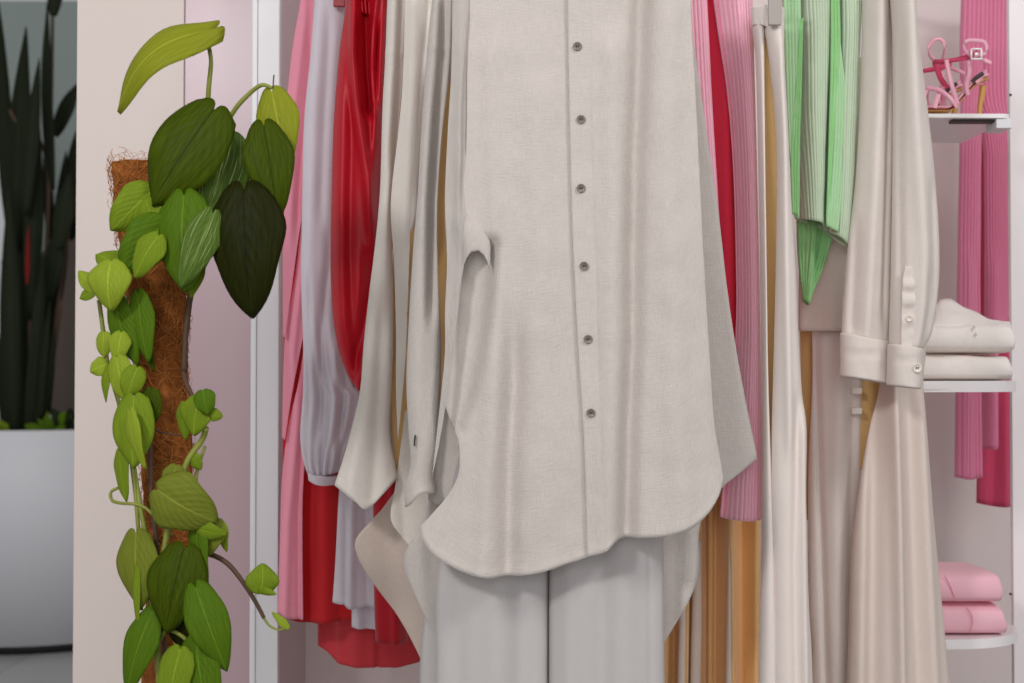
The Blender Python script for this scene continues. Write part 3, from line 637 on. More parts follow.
# ------------------------------------------------------------------ shelves at the right
def shelf(label, py, thick, brk=False):
    yF, yBk = (2.0 if brk else 2.02), (2.22 if brk else 2.36)
    z = W(960, py, yF).z
    x0, x1 = WX(880, 2.1), W(1012, 341, 2.01 if brk else 2.14).x
    t = thing('shelf', label, 'shelf', ((x0 + x1) / 2, 2.2, z - thick), 'white shelves with rounded ends')
    bm = bmesh.new(); out = [(x0, yBk), (x0, yF)]
    r = .015 if brk else .12; cx, cy = x1 - r, yF + r
    for k in range(17):
        a = -PI / 2 + (PI / 2) * k / 16; out.append((cx + r * math.cos(a), cy + r * math.sin(a) * .9))
    out += [(x1, yBk)]
    lo = [bm.verts.new((x, y, z - thick)) for x, y in out]; hi = [bm.verts.new((x, y, z)) for x, y in out]
    bm.faces.new(lo); bm.faces.new(hi)
    for i in range(len(out)): bm.faces.new((lo[i], lo[(i + 1) % len(out)], hi[(i + 1) % len(out)], hi[i]))
    ed = [e for e in bm.edges if abs(e.verts[0].co.z - e.verts[1].co.z) < 1e-6]
    bmesh.ops.bevel(bm, geom=ed, offset=thick * .25, segments=2, affect='EDGES')
    bm_obj('slab', bm, M['white_shelf'], t, False)
    if brk:
        a = W(934, 116, 2.1); b = W(985, 119, 2.1)
        bm = bmesh.new(); box_bm(bm, a.x, b.x, 2.012, 2.03, z - thick - .004, z - thick, .001); bm_obj('dark_slot', bm, M['dark_sole'], t, False)  # dark bar standing in for the slot below the front edge
        a = W(995, 116, 2.01); b = W(1011, 128, 2.01)
        bm = bmesh.new(); box_bm(bm, a.x, b.x, 2.004, 2.05, z - thick - .014, z - thick, .001); bm_obj('bracket', bm, M['white_metal'], t, False)
    return z
Z1 = shelf('top white shelf carrying the pink strappy sandals', 113.5, .006, True)
Z2 = shelf('middle white rounded shelf carrying two folded off-white jeans', 381, .016)
Z3 = shelf('lowest white rounded shelf carrying two folded pink garments', 641, .014)

# folded stacks
def folded(name, label, cat, px0, px1, z0, h, Y0, depth, mat, group, seed, slope=0.0, taper=0.0):
    """a garment folded in a flat bundle: rolled front edge, softly sagging top"""
    x0, x1 = WX(px0, Y0), WX(px1, Y0)
    t = thing(name, label, cat, ((x0 + x1) / 2, Y0 + depth / 2, z0), group)
    bm = bmesh.new(); nu, nr = 26, 28; rings = []
    for i in range(nu + 1):
        s = i / nu; x = x0 + (x1 - x0) * s
        e = math.sqrt(max(0, 1 - (max(0, abs(2 * s - 1) - .9) / .1) ** 2)); e = .45 + .55 * e
        hh = h * (e + slope * (.5 - s)); ring = []
        for k in range(nr):
            a = 2 * PI * k / nr; c, sn = math.cos(a), math.sin(a)
            q = lambda v, pw: math.copysign(abs(v) ** pw, v)
            yy = Y0 + depth / 2 + depth / 2 * q(c, .42); zz = z0 + h / 2 + (hh - h / 2 if sn > 0 else h / 2) * q(sn, .5)
            n = noise.noise(Vector((x * 18 + seed, yy * 14, zz * 25)))
            ring.append(bm.verts.new((x + .004 * n * (1 if abs(2 * s - 1) > .8 else 0), yy + .003 * n, zz + (.004 * n if sn > .1 else 0))))
        rings.append(ring)
    for a, b in zip(rings, rings[1:]):
        for k in range(nr): bm.faces.new((a[k], a[(k + 1) % nr], b[(k + 1) % nr], b[k]))
    bm.faces.new(rings[0]); bm.faces.new(rings[-1])
    uvl = bm.loops.layers.uv.new('UVMap')
    for f in bm.faces:
        for l in f.loops: l[uvl].uv = (l.vert.co.x, l.vert.co.z + l.vert.co.y)
    bm_obj('folded_body', bm, mat, t)
    return t, x0, x1
Yj = 2.05
pm = PXM(Yj)
h2 = 27 / pm; h1 = 29 / pm
t, x0, x1 = folded('folded_jeans', 'folded off-white jeans lying directly on the middle shelf, under another pair', 'jeans', 921, 1013, Z2, h2, Yj, .24, M['denim_white'], 'folded off-white jeans', 3)
t, x0, x1 = folded('folded_jeans', 'upper folded off-white jeans with sloping raised waistband, on the middle shelf', 'jeans', 923, 1015, Z2 + h2 + .001, h1 * 1.05, Yj - .004, .24, M['denim_white'], 'folded off-white jeans', 9)
# raised waistband flap at the back left
zt = Z2 + h2 + h1
bm = bmesh.new(); n = 20; rows = []
for i in range(n + 1):
    s = i / n; px = 932 + (1009 - 932) * s
    pa = W(px, 326, 2.062); pb = W(px, 298 + 24 * sstep(s, .08, .95) + (8 * (1 - sstep(s, 0, .12))), 2.16)
    rows.append([bm.verts.new(pa.lerp(pb, k / 8) + Vector((0, -.008 * math.sin(PI * k / 8), .004 * noise.noise(Vector((s * 6, k * .5, 1)))))) for k in range(9)])
for a, b in zip(rows, rows[1:]):
    for k in range(8): bm.faces.new((a[k], b[k], b[k + 1], a[k + 1]))
o = bm_obj('waistband', bm, M['denim_white'], t); md = o.modifiers.new('thickness', 'SOLIDIFY'); md.thickness = .012; md.offset = -1
for px, py in ((974, 327), (976, 334)):
    p = W(px, py, Yj - .005); bm = bmesh.new(); bmesh.ops.create_uvsphere(bm, u_segments=10, v_segments=6, radius=.002, matrix=Matrix.Translation(p)); bm_obj('rivet', bm, M['button_light'], t)
Yp = 2.05
hp = 31 / PXM(Yp)
zz = Z3
for k, (lab, a, b, sd) in enumerate((('folded pink garment lying directly on the lowest shelf, under another', 938, 1005, 21), ('upper folded pink garment of the pile on the lowest shelf', 932, 1000, 33))):
    t, x0, x1 = folded('folded_sweater', lab, 'sweater', a, b, zz + .0005, hp, Yp, .17, M['pink_jersey'], 'folded pink garments', sd, .08)
    xs = x0 + (x1 - x0) * (.28 if k else .52)
    tube('seam', [(xs - .012, Yp - .001, zz + hp * .95), (xs - .004, Yp - .003, zz + hp * .6), (xs + .004 if k else xs - .008, Yp - .002, zz + hp * .12)], .0006, M['pink_shelf'], t)
    zz += hp + .001

# ------------------------------------------------------------------ sandals
def sandal(label, dx, Y, parent_seed, bow):
    def Q(px, py, dy=0.0): return W(px + dx, 113 + (py - 113) * 1.1, Y) + Vector((0, dy, 0))
    p0 = Q(945, 113)
    t = thing('sandal', label, 'sandal', (p0.x, Y, Z1), 'pink strappy heeled sandals')
    dz = Z1 - W(945, 113, Y).z
    def q(px, py, dy=0.0): return Q(px, py, dy) + Vector((0, 0, dz + .0006))
    prof = [(902, 110), (915, 111), (930, 111), (944, 110.5), (952, 106), (961, 97), (970, 88), (980, 82), (986, 80)]
    half = [.012, .026, .032, .030, .024, .018, .017, .020, .015]
    # outsole + insole as lofted slabs
    for nm, mat, up, thk, gr in (('sole', M['tan'], 0, .004, 0), ('insole', M['pink_leather'], .0042, .0065, -.001)):
        bm = bmesh.new(); rings = []
        cs = cr(prof, 40); 
        for i, c in enumerate(cs):
            u = i / 40 * (len(half) - 1); k = min(int(u), len(half) - 2); hw = half[k] + (half[k + 1] - half[k]) * (u - k) + gr
            c3 = q(c.x, c.y); ring = []
            for a in range(12):
                an = 2 * PI * a / 12
                ring.append(bm.verts.new((c3.x, Y + hw * math.cos(an), c3.z + up + thk / 2 + thk / 2 * math.sin(an))))
            rings.append(ring)
        for a, b in zip(rings, rings[1:]):
            for k in range(12): bm.faces.new((a[k], a[(k + 1) % 12], b[(k + 1) % 12], b[k]))
        bm.faces.new(rings[0]); bm.faces.new(rings[-1]); bm_obj(nm, bm, mat, t)
    # heel
    bm = bmesh.new(); hp_ = [q(983, 84), q(982, 92), q(980, 102), q(979.5, 113)]
    hp_[-1].z = Z1 + .0004
    tube_bm(bm, smooth3(hp_, 5),   .0052, 12, .0032); bm_obj('heel', bm, M['tan'], t)
    # counter (small cup at the heel) and straps as ribbons
    def ribbon(nm, pts, w, mat=M['pink_leather'], n=18, tilt=(0, 0, 1)):
        pts = smooth3(pts, 6); bm = bmesh.new(); rows = []; up = Vector(tilt).normalized()
        for i, p in enumerate(pts):
            d = (pts[min(i + 1, len(pts) - 1)] - pts[max(0, i - 1)]).normalized(); u2 = (up - d * up.dot(d))
            u2 = u2.normalized() if u2.length > 1e-3 else Vector((0, 0, 1))
            rows.append([bm.verts.new(p + u2 * w * .8 * s) for s in (-.5, 0, .5)])
        for a, b in zip(rows, rows[1:]):
            for k in range(2): bm.faces.new((a[k], b[k], b[k + 1], a[k + 1]))
        o = bm_obj(nm, bm, mat, t); md = o.modifiers.new('thickness', 'SOLIDIFY'); md.thickness = .0012; md.offset = 0
        return o
    ribbon('toe_strap', [q(912, 108, -.028), q(920, 94, -.02), q(926, 88, 0), q(930, 95, .022), q(932, 108, .03)], .010, tilt=(1, 0, .2))
    ribbon('toe_strap', [q(928, 108, -.031), q(934, 95, -.02), q(942, 86, 0), q(948, 94, .022), q(950, 105, .026)], .009, tilt=(1, 0, .2))
    ribbon('vamp_strap', [q(924, 87, -.01), q(936, 91, -.02), q(946, 100, -.026), q(952, 107, -.024)], .008)
    ribbon('side_strap', [q(942, 63, -.02), q(944, 75, -.022), q(947, 88, -.024), q(953, 104, -.022)], .008, tilt=(1, 0, 0))
    ribbon('side_strap', [q(962, 62, -.024), q(964, 74, -.024), q(962, 86, -.02), q(964, 95, -.018)], .008, tilt=(1, 0, 0))
    ribbon('heel_counter', [q(972, 84, -.018), q(981, 75, -.012), q(986, 73, 0), q(981, 75, .012), q(972, 84, .018)], .012)
    an = []
    for k in range(25):
        a = 2 * PI * k / 24; an.append(q(955 + 20 * math.cos(a), 58 - 2.5 * math.cos(a) + 5 * max(0, math.sin(a)), -.026 * math.sin(a + .35)))
    ribbon('ankle_strap', an, .008, M['rose_red'])
    ribbon('strap_loop', [q(934, 60.5, 0), q(931, 55, .006), q(931, 48, .012), q(936, 41, .012), q(943, 40, .012), q(947, 45, .012), q(947, 53, .014), q(945, 60, .022)], .007)
    ribbon('back_strap', [q(939, 60, .02), q(942, 68, .02), q(945, 76, .018), q(951, 84, .016)], .010, M['rose_red'], tilt=(1, 0, 0))
    ribbon('lining_strip', [q(968, 83, -.0185), q(972, 79, -.0195), q(979, 75, -.019)], .007, M['dark_sole'])
    ribbon('strap_tail', [q(972, 61, -.02), q(980, 65, -.026), q(986, 67, -.024)], .007)
    if bow:
        ribbon('bow', [q(966, 61, -.026), q(957, 56, -.034), q(958, 49, -.036), q(970, 48, -.034), q(978, 50, -.032), q(979, 58, -.03), q(968, 61, -.026)], .007, tilt=(.4, 0, 1))
        bm = bmesh.new(); c = q(968.5, 60, -.0345)
        for (ax, az, bx, bz) in ((-.0072, -.006, -.0072, .006), (-.006, .0072, .006, .0072), (.0072, .006, .0072, -.006), (.006, -.0072, -.006, -.0072)):
            tube_bm(bm, [c + Vector((ax, 0, az)), c + Vector((bx, 0, bz))], .0014, 8)
        for (ax, az) in ((-.0066, .0066), (.0066, .0066), (.0066, -.0066), (-.0066, -.0066)):
            bmesh.ops.create_uvsphere(bm, u_segments=8, v_segments=6, radius=.0016, matrix=Matrix.Translation(c + Vector((ax, 0, az))))
        box_bm(bm, c.x - .0022, c.x + .0022, c.y - .001, c.y + .001, c.z - .002, c.z + .002, .0006)
        bm_obj('buckle', bm, M['buckle'], t)
    return t
sandal('pink strappy heeled sandal with a square white buckle, nearer one on the top shelf', 0, 2.036, 1, True)
sandal('pink strappy heeled sandal without buckle, farther left one on the top shelf', -26, 2.12, 2, False)

# ------------------------------------------------------------------ garments on the back rail behind the shelves
H = thing('dress', 'rose pink rib knit dress hanging behind the shelves at far right', 'dress', base(978, 478, 2.52))
cloth('body', H, M['pink_shelf'], 2.50, [(963, -40), (1022, -40)], [(1022, -40), (1020, 100), (1012, 290), (996, 350), (996, 446)], [(983, 447), (996, 446)] if False else [(955, 478), (970, 479), (984, 476)] if False else [(983, 448), (990, 449), (996, 446)],
      [(963, -40), (960, 60), (964, 105), (982, 135), (985, 200), (985, 330), (983, 448)], 140, 90, [('r', [(990, 280), (989, 446)], 5, .008)], ribs=15, rib_amp=.002, depth=.02, seed=90)
cloth('sleeve', H, M['pink_shelf'], 2.47, [(962, 60), (982, 60)], [(982, 60), (980, 200), (980, 300), (982, 477)], [(955, 477), (968, 479), (982, 477)], [(962, 60), (959, 200), (957, 320), (955, 477)], 80, 90,
      [('r', [(966, 280), (962, 470)], 4, .006), ('r', [(975, 280), (975, 470)], 4, -.006)], ribs=7, rib_amp=.0018, depth=.014, seed=91)
H2 = thing('dress', 'rose red dress behind the pink rib knit dress at far right', 'dress', base(993, 505, 2.58))
cloth('body', H2, M['rose_red'], 2.58, [(978, -40), (1024, -40)], [(1024, -40), (1022, 300), (1016, 505)], [(977, 503), (995, 506), (1016, 505)], [(978, -40), (979, 320), (977, 503)], 40, 80,
      [('r', [(1000, 280), (1001, 505)], 4, .01), ('r', [(992, 440), (990, 505)], 4, -.008)], depth=.02, seed=92)

BR = thing('wall_rail', 'white rail on the niche back wall that carries the rose dresses', 'rail', (WX(990, 2.55), 2.55, 1.80))
tube('rod', [(WX(900, 2.55), 2.53, 1.77), (WX(990, 2.55), 2.53, 1.77), (WX(1090, 2.55), 2.53, 1.77)], .011, M['white_metal'], BR, 12)
for px in (905, 1085):
    tube('wall_bracket', [(WX(px, 2.55), 2.53, 1.77), (WX(px, 2.55), YB + .01, 1.77)], .008, M['white_metal'], BR, 10, k=0)
# ------------------------------------------------------------------ hangers with clips that show at the top edge
def clip_hanger(label, px, Y, clip_px, clip_py0, clip_py1, mat, w):
    z = W(px, clip_py0 - 4, Y).z
    t = hanger('clip_hanger', label, px, Y, z, .012 + w, True, 'clip hangers on the rail')
    a, b = W(clip_px[0], clip_py0, Y), W(clip_px[1], clip_py1, Y)
    bm = bmesh.new(); box_bm(bm, a.x, b.x, Y - .032, Y - .026, b.z, a.z + .004, .0015); bm_obj('clip', bm, mat, t, False)
    bm = bmesh.new(); tube_bm(bm, [(a.x - .004, Y - .03, a.z + .004), (b.x + .004, Y - .03, a.z + .004)], .0028, 8)
    tube_bm(bm, [((a.x + b.x) / 2, Y - .03, a.z + .004), ((a.x + b.x) / 2, Y, a.z + .004)], .002, 8); bm_obj('clip_spring', bm, M['chrome'], t)
    return t
clip_hanger('clip hanger gripping the beige trousers by the waistband', 772, 1.79, (764, 777), 2, 31, M['clear_clip'], .016)
clip_hanger('clip hanger with dark red clip above the white blouse', 341, 2.05, (336, 347.5), -8, 12, M['red_clip'], .012)
clip_hanger('clip hanger with grey clip above the pink chiffon dress', 322, 2.08, (317, 325), -8, 8, M['clear_clip'], .012)
for lab, px, Y, hf in (('hanger holding the foremost linen shirt above the frame', 570, 1.70, .14), ('hanger holding the rear ecru linen shirt', 440, 1.87, .05), ('hanger holding the red satin blouse', 372, 1.96, .04),
                       ('hanger holding the pink rib cardigan', 726, 1.86, .05), ('hanger holding the green top', 822, 1.87, .05), ('hanger holding the cream overshirt', 886, 1.88, .07)):
    hanger('hanger', lab, px, Y, W(px, -60, Y).z, hf)

# ------------------------------------------------------------------ climbing plant on a coir pole
def leaf_mesh(base_, tip, width, roll, bend=.15, fold=.15, arch=0.0, lobe=.08, twist=0.0, nv=16, nu=10, slim=False, wave=.02):
    ax = tip - base_; L = ax.length; ax.normalize()
    n0 = Vector((0, -1, 0)); n0 = (n0 - ax * n0.dot(ax))
    n0 = n0.normalized() if n0.length > .05 else Vector((0, 0, 1))
    b = ax.cross(n0); rot = Matrix.Rotation(roll, 3, ax); n0 = rot @ n0; b = rot @ b
    verts, faces, uvs = [], [], []
    ph = random.uniform(0, 6)
    for i in range(nv + 1):
        v = i / nv
        f = math.sin(PI * min(1, v * .92 + .08)) ** .8 * (1 - .2 * v) if slim else (max(0, 1 - v ** 2.9)) ** .88 * (.60 + .40 * math.sin(min(v / .36, 1) * PI / 2)) * 1.04
        if i == nv: f = .015
        for j in range(-nu, nu + 1):
            u = j / nu
            x = u * width / 2 * f * (1 + (.05 * math.sin(9 * v + ph) if abs(u) > .8 else 0))
            y = v * L - (0 if slim else lobe * L * math.sin(PI * min(1, abs(u) ** .62)) * (1 - v) ** 3.5)
            z = -bend * L * v * v + arch * L * math.sin(PI * v) + .55 * fold * (abs(x) - .75 * abs(x) * abs(u)) - .10 * width * u * u + wave * width * math.sin(7 * v + ph + 2 * u) * abs(u)
            if twist:
                a = twist * v; x, z = x * math.cos(a) - 0 * z, z + x * math.sin(a)
            verts.append(base_ + ax * y + b * x + n0 * z); uvs.append((u, v))
    m = 2 * nu + 1
    for i in range(nv):
        for j in range(2 * nu):
            faces.append((i * m + j, i * m + j + 1, (i + 1) * m + j + 1, (i + 1) * m + j))
    me = bpy.data.meshes.new('leaf'); me.from_pydata([tuple(v) for v in verts], [], faces)
    ul = me.uv_layers.new(name='UVMap')
    for lp in me.loops: ul.data[lp.index].uv = uvs[lp.vertex_index]
    return me
def add_leaf(parent, me, mat, name='leaf', thick=.0007):
    o = link(name, me, mat, parent); md = o.modifiers.new('thickness', 'SOLIDIFY'); md.thickness = thick; md.offset = 0
    return o
YP = 1.56
pole_c = [(142, 163), (144, 200), (150, 250), (156, 300), (160, 350), (165, 420), (168, 480), (171, 540), (172, 600), (168, 683), (166, 800), (166, 1000)]
PL = thing('climbing_plant', 'climbing heart-leaf vine on a coir pole standing in front of the left wall', 'plant', (W(166, 900, YP).x, YP + .02, 0))
# pot and soil below the frame
cx = PL.location.x; cy = PL.location.y
bm = bmesh.new(); lathe_bm(bm, [(.09, 0), (.10, .004), (.135, .26), (.14, .29), (.132, .29), (.126, .262), (.001, .258)], (cx, cy, 0), 40); bm_obj('pot', bm, M['pot'], PL)
bm = bmesh.new(); lathe_bm(bm, [(.001, .2585), (.1255, .2585), (.1255, .264), (.06, .272), (.001, .274)], (cx, cy, 0), 32); bm_obj('soil', bm, M['soil'], PL)
cs = [W(p[0], p[1], YP + .02) for p in pole_c]
cs[-1] = Vector((cx, cy, .26)); cs[-2] = Vector(((cs[-3].x + cx) / 2, cy, .45))
path = smooth3(cs, 10)
bm = bmesh.new(); rings = []; RP = .029
for i, p in enumerate(path):
    ring = []
    for k in range(28):
        a = 2 * PI * k / 28
        r = RP * (1 + .10 * noise.noise(Vector((math.cos(a) * 2, math.sin(a) * 2, p.z * 22))) + .07 * noise.noise(Vector((math.cos(a) * 6, math.sin(a) * 6, p.z * 80))))
        ring.append(bm.verts.new(p + Vector((math.cos(a) * r * (1.15 if p.z > 1.1 else .95), math.sin(a) * r, .002 * noise.noise(Vector((a, p.z * 40, 3)))))))
    rings.append(ring)
for a, b in zip(rings, rings[1:]):
    for k in range(28): bm.faces.new((a[k], a[(k + 1) % 28], b[(k + 1) % 28], b[k]))
bm.faces.new(rings[0]); bm.faces.new(rings[-1]); pole = bm_obj('coir_pole', bm, M['coir'], PL)
bm = bmesh.new()
for q in range(2300):
    i = random.randrange(len(path) * 7 // 10); p = path[i]; a = random.uniform(0, 2 * PI)
    r = RP * random.uniform(.97, 1.1); wx = 1.15 if p.z > 1.1 else .95
    c = p + Vector((math.cos(a) * r * wx, math.sin(a) * r, random.uniform(-.01, .01)))
    tdir = Vector((-math.sin(a), math.cos(a), 0)) * random.uniform(-1, 1) + Vector((0, 0, random.uniform(-1, 1))); tdir.normalize()
    out = Vector((math.cos(a), math.sin(a), 0)); l = random.uniform(.008, .024)
    tube_bm(bm, [c - tdir * l / 2, c + out * random.uniform(.0005, .004), c + tdir * l / 2 + out * random.uniform(-.002, .003)], random.uniform(.0002, .0004), 3, None, False)
for q in range(20):   # loose wisps on top
    p = path[0]; a = random.uniform(0, 2 * PI); c = p + Vector((math.cos(a), math.sin(a), 0)) * RP * random.uniform(0, 1)
    e = c + Vector((random.uniform(-.02, .03), random.uniform(-.015, .015), random.uniform(.002, .02)))
    tube_bm(bm, [c, (c + e) / 2 + Vector((0, 0, .006)), e], .00022, 3, None, False)
f = bm_obj('coir_fibres', bm, M['coir2'], pole); f['kind'] = 'stuff'

def P3(px, py, dy=0.0): return W(px, py, YP + dy)
def stem(pts, r, mat='stem', name='stem', r1=None):
    return tube(name, [P3(*p) for p in pts], r, M[mat], PL, 8, r1)
stem([(207, 112, 0), (209, 85, -.01), (211, 60, -.015), (207, 40, -.02)], .0030, r1=.0022)
stem([(224, 128, 0), (236, 108, -.01), (250, 93, -.015), (262, 85, -.02), (272, 88, -.02)], .0030, r1=.002)
stem([(273, 88, -.02), (273.5, 80, -.02), (274, 75, -.02)], .0008, 'brown_stem')
stem([(190, 300, 0), (196, 260, -.02), (205, 210, -.03), (205, 150, -.03), (214, 118, -.03)], .0032)
stem([(192, 290, .0), (210, 255, -.01), (230, 215, -.02), (243, 190, -.025)], .0026)
stem([(183, 372, -.01), (188, 388, -.02), (194, 399, -.03)], .0028, 'brown_stem')
stem([(206, 428, -.058), (202, 440, -.05), (187, 462, -.05), (174, 500, -.05), (165, 545, -.05), (158, 600, -.05), (157, 640, -.05), (160, 700, -.05)], .0032)
stem([(132, 455, -.03), (138, 495, -.04), (146, 540, -.045), (150, 600, -.045), (155, 640, -.05), (160, 700, -.05)], .0028)
stem([(99, 300, -.02), (103, 330, -.02), (108, 365, -.02), (118, 400, -.03), (128, 440, -.03)], .0024)
stem([(128, 296, -.02), (120, 330, -.025), (124, 375, -.03), (132, 400, -.035)], .002)
stem([(126, 400, -.03), (130, 450, -.038), (136, 500, -.042), (140, 560, -.045), (141, 610, -.045)], .0022)
stem([(150, 440, -.035), (152, 500, -.04), (158, 560, -.04), (162, 620, -.04), (168, 700, -.045)], .0026, 'brown_stem')
stem([(205, 446, -.03), (196, 478, -.035), (194, 520, -.035), (200, 556, -.03)], .002)
stem([(153, 240, -.045), (140, 262, -.055), (124, 280, -.05), (108, 296, -.03)], .0022)
stem([(175, 640, -.045), (178, 668, -.06), (176, 700, -.06)], .002)
stem([(118, 488, -.03), (111, 492, -.03), (112, 500, -.035), (120, 503, -.04), (142, 506, -.045), (160, 522, -.045), (172, 536, -.04)], .0018)
stem([(202, 553, -.03), (215, 556, -.035), (228, 564, -.04), (240, 578, -.045), (252, 596, -.045), (260, 610, -.045), (264, 618, -.045)], .0030, 'brown_stem', r1=.0022)
stem([(264, 618, -.045), (270, 626, -.045), (280, 630, -.045), (286, 626, -.045)], .0016, r1=.0008)
stem([(160, 640, -.05), (168, 630, -.055), (182, 636, -.06), (190, 645, -.06)], .0022)
stem([(148, 425, -.03), (160, 432, -.045), (178, 435, -.045), (190, 435, -.04)], .0010, 'brown_stem')
stem([(196, 240, -.01), (198, 262, -.01), (192, 285, -.005), (186, 330, -.004), (184, 372, -.008)], .0035, 'brown_stem')

#        base        tip        w   roll  mat      dyb  dyt   bend fold arch
LV = [
    ((214, 30), (114, 108), 48, 28, 'lf_yel', -.02, -.02, .05, .15, .22),
    ((214, 110), (150, 204), 74, 5, 'lf_dark', -.06, -.07, .05, .10, .05),
    ((228, 137), (203, 228), 66, -8, 'lf_str', -.03, -.04, .05, .15, .05),
    ((264, 126), (278, 218), 48, -10, 'lf_dark', -.05, -.06, .05, .2, .05),
    ((272, 92), (288, 163), 42, 5, 'lf_yel', -.02, -.03, .05, .2, .05),
    ((268, 175), (278, 225), 24, 30, 'lf_light', -.03, -.03, .1, .2, .0),
    ((244, 190), (249, 317), 74, 3, 'lf_vdark', -.075, -.085, .06, .12, .05),
    ((184, 196), (182, 291), 54, 8, 'lf_mid', -.07, -.08, .06, .25, .05),
    ((212, 214), (181, 288), 34, -10, 'lf_str', -.082, -.085, .05, .15, .05),
    ((196, 256), (188, 296), 24, 20, 'lf_light', -.04, -.05, .1, .2, .0),
    ((152, 190), (111, 230), 42, -15, 'lf_light', -.05, -.06, .15, .2, .05),
    ((146, 200), (158, 232), 26, 10, 'lf_light', -.055, -.06, .15, .2, .05),
    ((164, 222), (122, 274), 48, -20, 'lf_mid', -.065, -.075, .15, .25, .06),
    ((158, 236), (132, 276), 30, 10, 'lf_light', -.08, -.085, .15, .2, .05),
    ((111, 262), (107, 308), 42, 5, 'lf_lime', -.07, -.08, .2, .2, .12),
    ((122, 268), (95, 252), 26, 20, 'lf_light', -.06, -.06, .2, .2, .1),
    ((95, 290), (78, 270), 16, 10, 'lf_lime', -.05, -.05, .1, .2, .05),
    ((93, 292), (79, 298), 12, 10, 'lf_light', -.05, -.05, .1, .2, .05),
    ((114, 300), (134, 366), 32, 20, 'lf_mid', -.045, -.05, .06, .25, .03),
    ((138, 294), (146, 362), 28, 15, 'lf_mid', -.05, -.055, .06, .25, .03),
    ((104, 333), (103, 358), 17, 10, 'lf_lime', -.05, -.05, .1, .2, .05),
    ((121, 333), (117, 362), 21, -10, 'lf_lime', -.055, -.06, .1, .2, .05),
    ((107, 364), (90, 371), 20, 5, 'lf_lime', -.05, -.055, .1, .2, .05),
    ((108, 366), (103, 402), 11, 30, 'lf_light', -.055, -.055, .1, .3, .05),
    ((117, 358), (126, 404), 26, 10, 'lf_lime', -.06, -.065, .1, .2, .05),
    ((137, 368), (126, 398), 24, -10, 'lf_light', -.065, -.07, .1, .2, .05),
    ((134, 398), (131, 468), 42, 5, 'lf_light', -.07, -.08, .08, .3, .03),
    ((151, 390), (146, 430), 26, 10, 'lf_dark', -.06, -.06, .08, .3, .03),
    ((199, 398), (192, 435), 34, 10, 'lf_light', -.06, -.065, .1, .2, .05),
    ((203, 391), (207, 414), 22, -5, 'lf_mid', -.07, -.075, .15, .2, .05),
    ((211, 414), (222, 417), 13, 5, 'lf_light', -.065, -.065, .1, .2, .05),
    ((184, 404), (183, 440), 18, 25, 'lf_light', -.05, -.05, .1, .2, .05),
    ((158, 490), (214, 524), 58, 5, 'lf_olive', -.075, -.075, .15, .15, .10),
    ((160, 496), (166, 530), 24, 30, 'lf_olive', -.07, -.07, .15, .2, .05),
    ((192, 455), (200, 470), 14, 10, 'lf_light', -.05, -.05, .1, .2, .05),
    ((120, 452), (124, 502), 17, 20, 'lf_light', -.05, -.05, .06, .3, .03),
    ((216, 520), (202, 556), 30, 10, 'lf_olive', -.05, -.06, .2, .2, .1),
    ((222, 524), (224, 552), 14, 30, 'lf_light', -.05, -.05, .1, .2, .05),
    ((136, 534), (137, 610), 44, 15, 'lf_olive', -.055, -.06, .06, .25, .03),
    ((196, 520), (203, 592), 22, 25, 'lf_mid', -.06, -.06, .06, .3, .03),
    ((184, 549), (164, 634), 58, 5, 'lf_dark', -.065, -.075, .06, .2, .05),
    ((196, 588), (226, 672), 40, -10, 'lf_mid', -.08, -.09, .1, .2, .08),
    ((190, 612), (206, 668), 56, 10, 'lf_vdark', -.06, -.06, .06, .2, .03),
    ((137, 568), (137, 634), 8, 20, 'lf_light', -.06, -.06, .05, .3, .03),
    ((152, 612), (122, 696), 34, 15, 'lf_mid', -.06, -.07, .1, .25, .05),
    ((180, 650), (166, 712), 36, 10, 'lf_light', -.085, -.09, .06, .25, .03),
    ((196, 640), (206, 716), 42, 5, 'lf_mid', -.08, -.09, .06, .2, .03),
    ((262, 592), (263, 564), 32, 15, 'lf_light', -.05, -.05, .12, .2, .08),
    ((262, 586), (260, 594), 36, 40, 'lf_light', -.055, -.055, .1, .2, .05),
    ((150, 205), (136, 222), 20, 0, 'lf_yel', -.04, -.04, .1, .2, .05),
    ((130, 412), (140, 470), 20, 35, 'lf_lime', -.085, -.088, .1, .2, .05),
    ((176, 466), (168, 492), 22, 0, 'lf_olive', -.055, -.06, .1, .2, .05),
    ((198, 528), (226, 536), 18, 15, 'lf_light', -.065, -.065, .1, .2, .08),
    ((186, 566), (206, 624), 24, 20, 'lf_mid', -.05, -.055, .1, .2, .05),
    ((170, 660), (190, 648), 16, 10, 'lf_light', -.06, -.06, .1, .2, .05),
    ((146, 330), (150, 372), 14, 30, 'lf_dark', -.04, -.04, .1, .2, .03),
    ((288, 628), (272, 612), 8, 10, 'lf_lime', -.045, -.045, .1, .3, .05),
]
for b_, t_, w_, ro, mt, d0, d1, bd, fo, ar in LV:
    b3, t3 = P3(b_[0], b_[1], d0), P3(t_[0], t_[1], d1)
    add_leaf(PL, leaf_mesh(b3, t3, w_ / PXM(YP), math.radians(ro), bd, fo, ar), M[mt])

